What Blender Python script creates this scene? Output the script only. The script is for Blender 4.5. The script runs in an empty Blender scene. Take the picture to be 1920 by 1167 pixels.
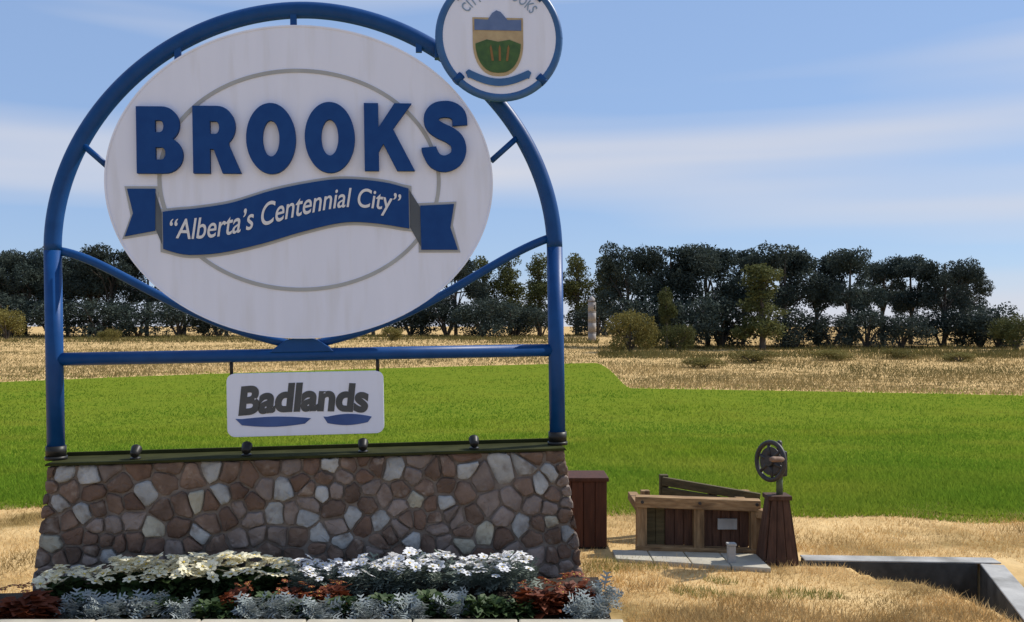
import bpy, bmesh, math, random
import numpy as np
from mathutils import Vector, Matrix, Euler

R = math.radians
random.seed(7)
rng = np.random.default_rng(11)
scene = bpy.context.scene
C = scene.collection

# ------------------------------------------------------------------ camera
cam_d = bpy.data.cameras.new('camera')
cam = bpy.data.objects.new('camera', cam_d)
C.objects.link(cam)
cam.location = (0, 0, 1.88)
cam.rotation_euler = (R(90), 0, 0)
cam_d.sensor_width = 36.0
cam_d.lens = 33.75
cam_d.shift_y = 0.0148
cam_d.clip_start = 0.05
cam_d.clip_end = 8000
scene.camera = cam

# ------------------------------------------------------------------ sun, sky, exposure
SUN = Vector((0.66, 0.30, 0.72)).normalized()
el = math.asin(SUN.z)
az = math.atan2(SUN.x, SUN.y)
sd = bpy.data.lights.new('sun', 'SUN')
sd.energy = 4.3
sd.angle = R(0.6)
sd.color = (1.0, 0.95, 0.87)
so = bpy.data.objects.new('sun', sd)
C.objects.link(so)
so.location = (20, 10, 30)
so.rotation_euler = (-SUN).to_track_quat('-Z', 'Y').to_euler()

world = bpy.data.worlds.new('World')
scene.world = world
world.use_nodes = True
wn, wl = world.node_tree.nodes, world.node_tree.links
wn.clear()
w_out = wn.new('ShaderNodeOutputWorld')
w_bg = wn.new('ShaderNodeBackground')
w_bg.inputs['Strength'].default_value = 0.12
sky = wn.new('ShaderNodeTexSky')
sky.sky_type = 'NISHITA'
sky.sun_disc = False
sky.sun_elevation = el
sky.sun_rotation = az
sky.altitude = 750
sky.air_density = 1.0
sky.dust_density = 0.2
sky.ozone_density = 1.6
w_tc = wn.new('ShaderNodeTexCoord')
w_map = wn.new('ShaderNodeMapping')
w_map.inputs['Scale'].default_value = (0.45, 0.45, 6.5)
w_map.inputs['Location'].default_value = (11.664, 10.535, 27.589)
w_no = wn.new('ShaderNodeTexNoise')
w_no.inputs['Scale'].default_value = 1.9
w_no.inputs['Detail'].default_value = 3.0
w_no.inputs['Roughness'].default_value = 0.42
w_no.inputs['Distortion'].default_value = 0.12
w_rp = wn.new('ShaderNodeValToRGB')
w_rp.color_ramp.elements[0].position = 0.44
w_rp.color_ramp.elements[0].color = (0.0, 0.0, 0.0, 1)
w_rp.color_ramp.elements[1].position = 0.72
w_rp.color_ramp.elements[1].color = (0.95, 0.95, 0.95, 1)
w_mix = wn.new('ShaderNodeMix')
w_mix.data_type = 'RGBA'
w_mix.inputs['B'].default_value = (4.8, 4.9, 5.4, 1)
w_veil = wn.new('ShaderNodeMix')          # even thin high haze over the whole sky
w_veil.data_type = 'RGBA'
w_veil.inputs['Factor'].default_value = 0.72
w_veil.inputs['B'].default_value = (2.1, 3.15, 5.3, 1)
wl.new(sky.outputs['Color'], w_veil.inputs['A'])
wl.new(w_tc.outputs['Generated'], w_map.inputs['Vector'])
wl.new(w_map.outputs['Vector'], w_no.inputs['Vector'])
wl.new(w_no.outputs['Fac'], w_rp.inputs['Fac'])
wl.new(w_rp.outputs['Color'], w_mix.inputs['Factor'])
wl.new(w_veil.outputs['Result'], w_mix.inputs['A'])
wl.new(w_mix.outputs['Result'], w_bg.inputs['Color'])
wl.new(w_bg.outputs['Background'], w_out.inputs['Surface'])

scene.view_settings.view_transform = 'Standard'
scene.view_settings.look = 'None'
scene.view_settings.exposure = 0.25
scene.view_settings.gamma = 1.0
scene.view_settings.use_curve_mapping = False
scene.render.film_transparent = False
scene.cycles.max_bounces = 6
scene.cycles.transparent_max_bounces = 4


# ------------------------------------------------------------------ helpers
def srgb(r, g, b):
    f = lambda c: c / 12.92 if c <= 0.04045 else ((c + 0.055) / 1.055) ** 2.4
    return (f(r / 255), f(g / 255), f(b / 255))


def mat(name, c1, c2=None, scale=6.0, rough=0.75, bump=0.0, bscale=None, detail=6.0, spec=0.3,
        translucent=0.0, coat=0.0, lo=0.35, hi=0.65, stretch=None, c3=None, c3scale=1.0, c3lo=0.5, c3hi=0.65,
        rvar=0.0):
    m = bpy.data.materials.new(name)
    m.use_nodes = True
    n, l = m.node_tree.nodes, m.node_tree.links
    bs = n['Principled BSDF']
    bs.inputs['Roughness'].default_value = rough
    bs.inputs['Specular IOR Level'].default_value = spec
    if coat:
        bs.inputs['Coat Weight'].default_value = coat
        bs.inputs['Coat Roughness'].default_value = 0.15
    tc = n.new('ShaderNodeTexCoord')
    src = tc.outputs['Object']
    if stretch:
        mp = n.new('ShaderNodeMapping')
        mp.inputs['Scale'].default_value = stretch
        l.new(src, mp.inputs['Vector'])
        src = mp.outputs['Vector']
    col = None
    if c2 is not None:
        no = n.new('ShaderNodeTexNoise')
        no.inputs['Scale'].default_value = scale
        no.inputs['Detail'].default_value = detail
        l.new(src, no.inputs['Vector'])
        rp = n.new('ShaderNodeValToRGB')
        rp.color_ramp.elements[0].position = lo
        rp.color_ramp.elements[1].position = hi
        rp.color_ramp.elements[0].color = (*c1, 1)
        rp.color_ramp.elements[1].color = (*c2, 1)
        l.new(no.outputs['Fac'], rp.inputs['Fac'])
        col = rp.outputs['Color']
        if c3 is not None:
            n3 = n.new('ShaderNodeTexNoise')
            n3.inputs['Scale'].default_value = c3scale
            n3.inputs['Detail'].default_value = 5
            l.new(src, n3.inputs['Vector'])
            r3 = n.new('ShaderNodeMapRange')
            r3.inputs['From Min'].default_value = c3lo
            r3.inputs['From Max'].default_value = c3hi
            l.new(n3.outputs['Fac'], r3.inputs['Value'])
            mx = n.new('ShaderNodeMix')
            mx.data_type = 'RGBA'
            mx.inputs['B'].default_value = (*c3, 1)
            l.new(r3.outputs['Result'], mx.inputs['Factor'])
            l.new(col, mx.inputs['A'])
            col = mx.outputs['Result']
        if rvar:                       # every object its own shade
            oi = n.new('ShaderNodeObjectInfo')
            mr = n.new('ShaderNodeMapRange')
            mr.inputs['To Min'].default_value = 1 - rvar
            mr.inputs['To Max'].default_value = 1 + rvar
            l.new(oi.outputs['Random'], mr.inputs['Value'])
            hs = n.new('ShaderNodeHueSaturation')
            l.new(mr.outputs['Result'], hs.inputs['Value'])
            l.new(col, hs.inputs['Color'])
            col = hs.outputs['Color']
        l.new(col, bs.inputs['Base Color'])
    else:
        bs.inputs['Base Color'].default_value = (*c1, 1)
    if bump:
        nb = n.new('ShaderNodeTexNoise')
        nb.inputs['Scale'].default_value = bscale or scale * 3
        nb.inputs['Detail'].default_value = 8
        l.new(src, nb.inputs['Vector'])
        bp = n.new('ShaderNodeBump')
        bp.inputs['Strength'].default_value = 0.7
        bp.inputs['Distance'].default_value = bump
        l.new(nb.outputs['Fac'], bp.inputs['Height'])
        l.new(bp.outputs['Normal'], bs.inputs['Normal'])
    if translucent:
        tr = n.new('ShaderNodeBsdfTranslucent')
        if col is not None:
            l.new(col, tr.inputs['Color'])
        else:
            tr.inputs['Color'].default_value = (*c1, 1)
        ms = n.new('ShaderNodeMixShader')
        ms.inputs['Fac'].default_value = translucent
        l.new(bs.outputs['BSDF'], ms.inputs[1])
        l.new(tr.outputs['BSDF'], ms.inputs[2])
        l.new(ms.outputs['Shader'], n['Material Output'].inputs['Surface'])
    return m


def link(o, parent=None):
    C.objects.link(o)
    if parent is not None:
        o.parent = parent
    return o


def tag(o, label=None, cat=None, group=None, kind=None):
    if label:
        o['label'] = label
    if cat:
        o['category'] = cat
    if group:
        o['group'] = group
    if kind:
        o['kind'] = kind
    return o


def empty(name, loc=(0, 0, 0), rot=(0, 0, 0)):
    o = bpy.data.objects.new(name, None)
    o.location = loc
    o.rotation_euler = rot
    o.empty_display_size = 0.1
    return link(o)


def mesh_np(name, verts, faces, m, parent=None, smooth=False):
    me = bpy.data.meshes.new(name)
    me.from_pydata([tuple(v) for v in verts], [], faces)
    me.update()
    if m:
        me.materials.append(m)
    if smooth:
        for p in me.polygons:
            p.use_smooth = True
    return link(bpy.data.objects.new(name, me), parent)


def tris_mesh(name, V, k, m, parent=None):
    """V (n,k,3) array: n separate k-gons, fast"""
    n = V.shape[0]
    me = bpy.data.meshes.new(name or 'foliage')
    me.vertices.add(n * k)
    me.vertices.foreach_set('co', V.reshape(-1).astype(np.float32))
    me.loops.add(n * k)
    me.loops.foreach_set('vertex_index', np.arange(n * k, dtype=np.int32))
    me.polygons.add(n)
    me.polygons.foreach_set('loop_start', np.arange(0, n * k, k, dtype=np.int32))
    me.polygons.foreach_set('loop_total', np.full(n, k, dtype=np.int32))
    me.update(calc_edges=True)
    if m:
        me.materials.append(m)
    return link(bpy.data.objects.new(name, me), parent) if name else me


def bm_obj(name, bm, m, parent=None, smooth=False, bevel=0.0):
    if bevel:
        bmesh.ops.bevel(bm, geom=bm.edges[:], offset=bevel, segments=2, affect='EDGES', profile=0.6)
    bmesh.ops.recalc_face_normals(bm, faces=bm.faces[:])
    me = bpy.data.meshes.new(name)
    bm.to_mesh(me)
    bm.free()
    if m:
        me.materials.append(m)
    if smooth:
        for p in me.polygons:
            p.use_smooth = True
    return link(bpy.data.objects.new(name, me), parent)


def box(name, lo, hi, m, parent=None, bevel=0.0, M=None):
    bm = bmesh.new()
    bmesh.ops.create_cube(bm, size=1)
    c = [(a + b) / 2 for a, b in zip(lo, hi)]
    s = [abs(b - a) for a, b in zip(lo, hi)]
    for v in bm.verts:
        v.co = Vector((v.co.x * s[0] + c[0], v.co.y * s[1] + c[1], v.co.z * s[2] + c[2]))
    if bevel:
        bmesh.ops.bevel(bm, geom=bm.edges[:], offset=bevel, segments=2, affect='EDGES', profile=0.6)
    if M is not None:
        bm.transform(M)
    return bm_obj(name, bm, m, parent)


def beam(name, a, b, w, t, m, parent=None, bevel=0.006, up=(0, 0, 1), ends=0.0):
    """timber from a to b, w wide (sideways), t thick (up)"""
    a, b = Vector(a), Vector(b)
    d = (b - a)
    L = d.length
    x = d.normalized()
    s = Vector(up).cross(x)
    if s.length < 1e-4:
        s = Vector((0, 1, 0))
    s.normalize()
    u = x.cross(s)
    M = Matrix((x, s, u)).transposed().to_4x4()
    M.translation = (a + b) / 2
    return box(name, (-L / 2 - ends, -w / 2, -t / 2), (L / 2 + ends, w / 2, t / 2), m, parent, bevel, M)


def tube(name, path, r, m, parent=None, seg=16, caps=True):
    path = [Vector(p) for p in path]
    n = len(path)
    rad = r if isinstance(r, (list, tuple)) else [r] * n
    V, F = [], []
    t0 = (path[1] - path[0]).normalized()
    ref = Vector((0, 1, 0)) if abs(t0.y) < 0.9 else Vector((1, 0, 0))
    nx = ref.cross(t0).normalized()
    for i, p in enumerate(path):
        t = (path[min(i + 1, n - 1)] - path[max(i - 1, 0)]).normalized()
        nx = (nx - t * nx.dot(t)).normalized()
        ny = t.cross(nx)
        for k in range(seg):
            a = 2 * math.pi * k / seg
            V.append(p + (nx * math.cos(a) + ny * math.sin(a)) * rad[i])
    for i in range(n - 1):
        for k in range(seg):
            F.append((i * seg + k, i * seg + (k + 1) % seg, (i + 1) * seg + (k + 1) % seg, (i + 1) * seg + k))
    if caps:
        F.append(tuple(range(seg - 1, -1, -1)))
        F.append(tuple(range((n - 1) * seg, n * seg)))
    o = mesh_np(name, V, F, m, parent)
    for p in o.data.polygons:
        if len(p.vertices) == 4:
            p.use_smooth = True
    return o


def prism(name, pts, y0, y1, m, parent=None, bevel=0.0):
    """outline in the (u,w) plane, extruded from local y0 (front) to y1"""
    bm = bmesh.new()
    f = bm.faces.new([bm.verts.new((p[0], y0, p[1])) for p in pts])
    r = bmesh.ops.extrude_face_region(bm, geom=[f])
    for v in [g for g in r['geom'] if isinstance(g, bmesh.types.BMVert)]:
        v.co.y = y1
    if bevel:
        es = [e for e in bm.edges if abs(e.verts[0].co.y - y0) < 1e-6 and abs(e.verts[1].co.y - y0) < 1e-6]
        bmesh.ops.bevel(bm, geom=es, offset=bevel, segments=2, affect='EDGES', profile=0.5)
    return bm_obj(name, bm, m, parent)


def ring_plate(name, cu, cw, a, b, w, y0, y1, m, parent=None, n=96):
    V, F = [], []
    for i in range(n):
        t = 2 * math.pi * i / n
        c, s = math.cos(t), math.sin(t)
        for (k, y) in ((0, y0), (w, y0), (w, y1), (0, y1)):
            V.append((cu + (a - k) * c, y, cw + (b - k) * s))
    for i in range(n):
        j = (i + 1) % n
        for k in range(4):
            k2 = (k + 1) % 4
            F.append((i * 4 + k, j * 4 + k, j * 4 + k2, i * 4 + k2))
    return mesh_np(name, V, F, m, parent)


def ellipse(cu, cw, a, b, n=96):
    return [(cu + a * math.cos(2 * math.pi * i / n), cw + b * math.sin(2 * math.pi * i / n)) for i in range(n)]


def text_mesh(name, body, offset, extrude, m, fn, parent=None, shear=0.0, spacing=1.0, res=8):
    """flat text turned to a mesh; fn maps (x, y, z) of the text box (0..1, 0..1, depth) to local space"""
    cu = bpy.data.curves.new(name, 'FONT')
    cu.body = body
    cu.offset = offset
    cu.extrude = extrude
    cu.shear = shear
    cu.space_character = spacing
    cu.resolution_u = res
    ob = bpy.data.objects.new(name, cu)
    C.objects.link(ob)
    dg = bpy.context.evaluated_depsgraph_get()
    me = bpy.data.meshes.new_from_object(ob.evaluated_get(dg))
    bpy.data.objects.remove(ob)
    bpy.data.curves.remove(cu)
    co = np.array([v.co[:] for v in me.vertices])
    lo, hi = co.min(0), co.max(0)
    for v in me.vertices:
        x = (v.co.x - lo[0]) / (hi[0] - lo[0])
        y = (v.co.y - lo[1]) / (hi[1] - lo[1])
        v.co = Vector(fn(x, y, v.co.z))
    me.materials.clear()
    me.materials.append(m)
    me.name = name
    me.update()
    bm = bmesh.new()
    bm.from_mesh(me)
    bmesh.ops.recalc_face_normals(bm, faces=bm.faces[:])
    bm.to_mesh(me)
    bm.free()
    return link(bpy.data.objects.new(name, me), parent)


def copy_tree(o, parent=None):
    c = o.copy()
    C.objects.link(c)
    c.parent = parent
    for ch in list(o.children):
        copy_tree(ch, c)
    return c


def sstep(a, b, x):
    t = np.clip((x - a) / (b - a), 0, 1)
    return t * t * (3 - 2 * t)


# ------------------------------------------------------------------ materials
M_ground = mat('dry_ground', spec=0.0, c1=(0.47, 0.315, 0.14), c2=(0.64, 0.455, 0.225), scale=1.6, rough=0.95, bump=0.03, bscale=9,
               c3=(0.21, 0.145, 0.055), c3scale=0.9, c3lo=0.52, c3hi=0.68)
M_field = mat('field_soil', (0.12, 0.165, 0.018), (0.15, 0.19, 0.02), scale=1.2, rough=1.0, bump=0.02, spec=0.0)
M_crop = mat('crop_blade', (0.21, 0.295, 0.026), (0.315, 0.345, 0.046), scale=0.4, rough=0.9, translucent=0.4,
             c3=(0.165, 0.268, 0.026), c3scale=0.22, c3lo=0.40, c3hi=0.60, spec=0.0)
M_straw = mat('straw_blade', (0.58, 0.385, 0.15), (0.70, 0.51, 0.25), scale=2.0, rough=0.85, translucent=0.25,
              c3=(0.26, 0.18, 0.07), c3scale=1.1, c3lo=0.5, c3hi=0.66, spec=0.1)
M_bank = mat('bank_blade', (0.30, 0.225, 0.095), (0.40, 0.305, 0.145), scale=0.12, rough=0.9, translucent=0.2,
             c3=(0.15, 0.13, 0.05), c3scale=0.075, c3lo=0.40, c3hi=0.58, spec=0.0, stretch=(0.4, 1.3, 1))
M_tuft = mat('brown_blade', (0.34, 0.23, 0.095), (0.50, 0.36, 0.17), scale=3.0, rough=0.9, translucent=0.2, spec=0.05)
M_scrub = mat('scrub_blade', (0.10, 0.095, 0.035), (0.19, 0.165, 0.065), scale=0.2, rough=0.95, translucent=0.15, spec=0.0)
M_verge = mat('verge_blade', (0.16, 0.19, 0.04), (0.30, 0.27, 0.08), scale=2.0, rough=0.85, translucent=0.25)
M_blue = mat('blue_paint', (0.003, 0.046, 0.175), (0.005, 0.056, 0.205), scale=9, rough=0.42, spec=0.2, coat=0.0,
             bump=0.0006, bscale=60)
M_bluemark = mat('blue_letter', (0.007, 0.046, 0.19), (0.009, 0.054, 0.21), scale=12, rough=0.6, spec=0.15)
M_white = mat('white_panel', (0.68, 0.73, 0.875), (0.64, 0.69, 0.83), scale=2.2, rough=0.45, spec=0.4, lo=0.3, hi=0.8,
              c3=(0.55, 0.575, 0.64), c3scale=2.6, c3lo=0.52, c3hi=0.95, stretch=(4.0, 1.0, 0.5))
M_letterwhite = mat('white_lettering', (0.62, 0.64, 0.68), rough=0.5)
M_grey = mat('grey_print', (0.36, 0.39, 0.41), (0.31, 0.33, 0.35), scale=5, rough=0.55)
M_greydark = mat('grey_fold', (0.10, 0.12, 0.14), (0.075, 0.09, 0.11), scale=7, rough=0.6)
M_badgeblue = mat('badge_blue', (0.03, 0.10, 0.26), (0.04, 0.125, 0.30), scale=9, rough=0.4)
M_paleblue = mat('badge_print', (0.20, 0.29, 0.42), (0.23, 0.32, 0.45), scale=9, rough=0.5)
M_shieldblue = mat('shield_blue', (0.085, 0.14, 0.29), (0.11, 0.17, 0.33), scale=14, rough=0.5)
M_shieldgold = mat('shield_gold', (0.42, 0.34, 0.20), (0.35, 0.27, 0.16), scale=20, rough=0.5)
M_shieldgreen = mat('shield_green', (0.035, 0.085, 0.03), (0.055, 0.12, 0.035), scale=24, rough=0.5)
M_shieldred = mat('shield_ochre', (0.20, 0.11, 0.035), rough=0.5)
M_inkgrey = mat('ink_grey', (0.055, 0.062, 0.07), (0.075, 0.08, 0.085), scale=9, rough=0.55)
M_inkblue = mat('ink_blue', (0.035, 0.075, 0.23), (0.05, 0.10, 0.28), scale=6, rough=0.55)
M_cap = mat('wall_cap_paint', (0.026, 0.028, 0.010), (0.042, 0.044, 0.016), scale=5, rough=0.9, spec=0.05, bump=0.002)
M_black = mat('black_metal', (0.012, 0.012, 0.011), (0.02, 0.019, 0.017), scale=20, rough=0.45)
M_glass = mat('lamp_glass', (0.25, 0.25, 0.24), rough=0.15, spec=0.6)
M_mortar = mat('mortar', (0.135, 0.112, 0.095), (0.20, 0.17, 0.145), scale=18, rough=0.95, bump=0.006, bscale=60)
STONE = {}
STONE['d'] = mat('stone_dark_brown', (0.105, 0.07, 0.052), (0.185, 0.13, 0.10), scale=7, rough=0.9, bump=0.014, bscale=22,
                 c3=(0.30, 0.25, 0.21), c3scale=9, c3lo=0.58, c3hi=0.75, rvar=0.22)
STONE['r'] = mat('stone_rust_brown', (0.12, 0.075, 0.055), (0.175, 0.115, 0.085), scale=6, rough=0.9, bump=0.014, bscale=22,
                 c3=(0.10, 0.065, 0.05), c3scale=8, c3lo=0.52, c3hi=0.72, rvar=0.2)
STONE['t'] = mat('stone_taupe', (0.175, 0.142, 0.125), (0.26, 0.215, 0.19), scale=6, rough=0.9, bump=0.014, bscale=22,
                 c3=(0.14, 0.10, 0.08), c3scale=9, c3lo=0.52, c3hi=0.72, rvar=0.2)
STONE['g'] = mat('stone_pale_grey', (0.27, 0.275, 0.27), (0.40, 0.405, 0.395), scale=7, rough=0.9, bump=0.012, bscale=24,
                 c3=(0.17, 0.15, 0.135), c3scale=13, c3lo=0.50, c3hi=0.75, rvar=0.14)
STONE['b'] = mat('stone_buff', (0.31, 0.295, 0.235), (0.43, 0.415, 0.335), scale=7, rough=0.9, bump=0.012, bscale=24,
                 c3=(0.19, 0.165, 0.13), c3scale=13, c3lo=0.50, c3hi=0.75, rvar=0.14)
M_concrete = mat('concrete', (0.36, 0.325, 0.25), (0.48, 0.44, 0.35), scale=5, rough=0.85, bump=0.004, bscale=40,
                 c3=(0.34, 0.32, 0.28), c3scale=3.5, c3lo=0.52, c3hi=0.75)
M_rim = mat('rim_concrete', (0.30, 0.295, 0.28), (0.42, 0.41, 0.385), scale=5, rough=0.85, bump=0.004, bscale=40,
            c3=(0.16, 0.155, 0.14), c3scale=3.0, c3lo=0.5, c3hi=0.72)
M_channelshade = mat('channel_shade_concrete', (0.045, 0.045, 0.042), (0.085, 0.085, 0.08), scale=5, rough=0.9, spec=0.1, bump=0.004, bscale=40,
                  c3=(0.025, 0.024, 0.02), c3scale=4.5, c3lo=0.5, c3hi=0.72)  # darker than the rim: shade inside the channel is put into the colour
M_soil = mat('bed_soil', (0.025, 0.018, 0.012), (0.05, 0.036, 0.025), scale=14, rough=0.95, bump=0.02, bscale=50)
M_timber = mat('weathered_timber', (0.22, 0.13, 0.06), (0.36, 0.235, 0.12), scale=5, rough=0.85, bump=0.004, bscale=12,
               stretch=(9, 9, 1.2), c3=(0.09, 0.055, 0.03), c3scale=2.0, c3lo=0.5, c3hi=0.7, rvar=0.15)
M_timberx = mat('weathered_timber_rail', (0.22, 0.13, 0.06), (0.36, 0.235, 0.12), scale=5, rough=0.85, bump=0.004,
                bscale=12, stretch=(1.2, 9, 9), c3=(0.09, 0.055, 0.03), c3scale=2.0, c3lo=0.5, c3hi=0.7, rvar=0.15)
M_darkwood = mat('dark_plank', (0.055, 0.026, 0.016), (0.10, 0.05, 0.031), scale=5, rough=0.8, bump=0.004, bscale=12,
                 stretch=(9, 9, 1.0), rvar=0.2)
M_oldrail = mat('old_rail', (0.065, 0.05, 0.022), (0.11, 0.085, 0.04), scale=5, rough=0.85, bump=0.004, bscale=12,
                stretch=(1.0, 9, 9), rvar=0.15)
M_redwood = mat('red_brown_stain', (0.05, 0.016, 0.008), (0.085, 0.028, 0.014), scale=4, rough=0.7, bump=0.003, bscale=10,
                stretch=(9, 9, 1.0), rvar=0.12)
M_iron = mat('cast_iron', (0.018, 0.017, 0.017), (0.035, 0.03, 0.028), scale=18, rough=0.55, bump=0.002, spec=0.5)
M_rust = mat('rusty_wheel', (0.16, 0.10, 0.07), (0.25, 0.17, 0.12), scale=16, rough=0.75)
M_greenpaint = mat('faded_green_paint', (0.06, 0.085, 0.05), (0.11, 0.125, 0.08), scale=12, rough=0.6)
M_water = mat('dark_water', (0.01, 0.012, 0.012), rough=0.08, spec=0.5)
M_silver = mat('silver_leaf', (0.19, 0.225, 0.22), (0.33, 0.36, 0.36), scale=9, rough=0.8, translucent=0.15)
M_palegreen = mat('grey_green_leaf', (0.13, 0.165, 0.13), (0.24, 0.28, 0.24), scale=9, rough=0.8, translucent=0.15)
M_green = mat('bedding_leaf', (0.035, 0.065, 0.02), (0.065, 0.105, 0.035), scale=8, rough=0.6, translucent=0.2)
M_cream = mat('cream_petal', (0.80, 0.73, 0.48), (0.86, 0.82, 0.64), scale=12, rough=0.7, translucent=0.25)
M_whitepetal = mat('white_petal', (0.78, 0.78, 0.80), (0.84, 0.84, 0.84), scale=12, rough=0.7, translucent=0.25)
M_eye = mat('flower_eye', (0.62, 0.46, 0.08), rough=0.8)
M_rustleaf = mat('rust_leaf', (0.10, 0.022, 0.008), (0.20, 0.05, 0.018), scale=9, rough=0.65, translucent=0.2)
M_rustpetal = mat('rust_petal', (0.16, 0.04, 0.016), (0.24, 0.07, 0.025), scale=9, rough=0.65, translucent=0.2)
M_bark = mat('bark', (0.06, 0.05, 0.042), (0.11, 0.095, 0.08), scale=3, rough=0.95, bump=0.03, stretch=(3, 3, 0.6))
M_leafdark = mat('leaf_dark', (0.034, 0.050, 0.045), (0.062, 0.078, 0.062), scale=0.5, rough=0.8, translucent=0.2, rvar=0.2, spec=0.1)
M_leafolive = mat('leaf_olive', (0.075, 0.085, 0.03), (0.12, 0.125, 0.045), scale=0.5, rough=0.8, translucent=0.2, rvar=0.18, spec=0.1)
M_leafyellow = mat('leaf_yellow', (0.14, 0.125, 0.035), (0.22, 0.19, 0.06), scale=0.5, rough=0.8, translucent=0.2, rvar=0.15, spec=0.1)
M_pale = mat('pale_cladding', (0.27, 0.245, 0.225), (0.35, 0.32, 0.30), scale=0.8, rough=0.8)

# ------------------------------------------------------------------ terrain
BASIN = [(2.62, 7.555), (3.66, 7.48), (3.24, 6.15), (3.02, 7.02), (2.72, 7.20)]   # channel outline, metres


def in_poly(x, y, poly):
    inside = np.zeros(np.shape(x), bool)
    n = len(poly)
    for i in range(n):
        (x1, y1), (x2, y2) = poly[i], poly[(i + 1) % n]
        if y1 == y2:
            continue
        c = ((y1 > y) != (y2 > y)) & (x < (x2 - x1) * (y - y1) / (y2 - y1) + x1)
        inside ^= c
    return inside


_ph = rng.uniform(0, 6.28, 12)


def wobble(x, y):
    return (np.sin(x * 1.7 + y * 0.9 + _ph[0]) + np.sin(-x * 0.8 + y * 2.1 + _ph[1]) + 0.7 * np.sin(x * 3.9 - y * 3.1 + _ph[2])
            + 0.5 * np.sin(x * 6.3 + y * 5.7 + _ph[3])) / 3.2


def zt(x, y, basin=True):
    x = np.asarray(x, float)
    y = np.asarray(y, float)
    z = -0.9 * sstep(7.6, 30, y)
    z = z + np.clip((y - 45) / 105, 0, 1) * 1.3
    z = z + 0.012 * wobble(x, y) * np.clip(1.2 - y / 30, 0.2, 1) * (y > 2)
    z = z + 0.18 * wobble(x * 0.06, y * 0.06 + 3) * sstep(60, 90, y)
    if basin:
        z = np.where(in_poly(x, y, BASIN), -0.75, z)
    return z


def graded(a, b, step, far, grow=1.18):
    v = list(np.arange(a, b + 1e-6, step))
    s = step
    while v[-1] < far:
        s *= grow
        v.append(v[-1] + s)
    return v


ys = [-60, -30, -15, -8, -4, -2, 0, 1.5, 3] + graded(4.4, 10.5, 0.07, 4000, 1.12)
xr = graded(1.8, 4.2, 0.06, 3000, 1.22)
xl = graded(0, 3.6, 0.12, 3000, 1.22)
xs = [-v for v in reversed(xl)] + list(np.arange(0.12, 1.79, 0.12)) + xr
X, Y = np.meshgrid(xs, ys)
Z = zt(X, Y)
nx, ny = len(xs), len(ys)
V = np.stack([X, Y, Z], -1).reshape(-1, 3)
F = [(j * nx + i, j * nx + i + 1, (j + 1) * nx + i + 1, (j + 1) * nx + i) for j in range(ny - 1) for i in range(nx - 1)]
ground = mesh_np('ground', V, F, M_ground, smooth=True)
tag(ground, kind='structure')

# the green field: a sheet on the ground with a stepped far boundary
FIELD_L, FIELD_R = 9.6, 9.25


def far_edge(x, y):
    """metres to the far edge of the crop along the line of x"""
    s = x / y
    a = 47 + 18 * np.clip((s + 0.53) / 0.6, -0.4, 1.05)
    b = 43 - 11 * (s - 0.1)
    return a + (b - a) * sstep(0.085, 0.125, s)


def near_edge(x):
    return 9.62 - 0.06 * x + 0.10 * np.sin(x * 2.3) + 0.06 * np.sin(x * 5.1 + 1)


ss = list(np.linspace(-0.95, 0.08, 80)) + list(np.linspace(0.083, 0.127, 16)) + list(np.linspace(0.13, 0.85, 60))
ts = np.linspace(0, 1, 60) ** 1.7
V, F = [], []
for s in ss:
    fe = float(far_edge(s * 30, 30.0))
    ne = 9.6
    for _ in range(6):
        ne = float(near_edge(s * ne))
    ne += 0.35
    for t in ts:
        y = ne + (fe - ne) * t
        x = s * y
        V.append((x, y, float(zt(x, y, False)) + 0.02))
n2 = len(ts)
for i in range(len(ss) - 1):
    for j in range(n2 - 1):
        F.append((i * n2 + j, (i + 1) * n2 + j, (i + 1) * n2 + j + 1, i * n2 + j + 1))
field = mesh_np('field', V, F, M_field, smooth=True)
tag(field, kind='structure')


def blades(name, x, y, z, h, w, lean, m, label=None, cat=None):
    n = len(x)
    a = rng.uniform(0, 2 * math.pi, n)
    la = rng.uniform(0, 2 * math.pi, n)
    l = rng.uniform(0.1, 1, n) * lean * h
    V = np.zeros((n, 3, 3))
    V[:, 0] = np.stack([x - np.cos(a) * w, y - np.sin(a) * w, z - 0.01 * np.ones(n)], -1)
    V[:, 1] = np.stack([x + np.cos(a) * w, y + np.sin(a) * w, z - 0.01 * np.ones(n)], -1)
    V[:, 2] = np.stack([x + np.cos(la) * l, y + np.sin(la) * l, z + h], -1)
    o = tris_mesh(name, V, 3, m)
    tag(o, label, cat, kind='stuff')
    return o


# crop: sampled evenly by distance ring so near and far are equally thick
n = 390000
s = rng.uniform(-0.92, 0.72, n)
inv = rng.uniform(1 / 68, 1 / 9.0, n)
y = 1 / inv
x = s * y
ok = (y > near_edge(x) + rng.uniform(-0.05, 0.3, n) ** 2) & (y < far_edge(x, y) + rng.uniform(-1.0, 1.0, n) ** 3 * 5 + 0.8 * wobble(x * 0.6, y * 0.3))
x, y = x[ok], y[ok]
hh = rng.uniform(0.05, 0.10, len(x)) * (1 + 0.35 * wobble(x * 0.5, y * 0.3)) * np.clip(0.5 + (y - 9.4) * 0.5, 0.35, 1)
blades('crop', x, y, zt(x, y, False), hh, 0.0085 * y / 10, 1.3, M_crop, 'bright green field crop behind the sign', 'crop')

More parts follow.
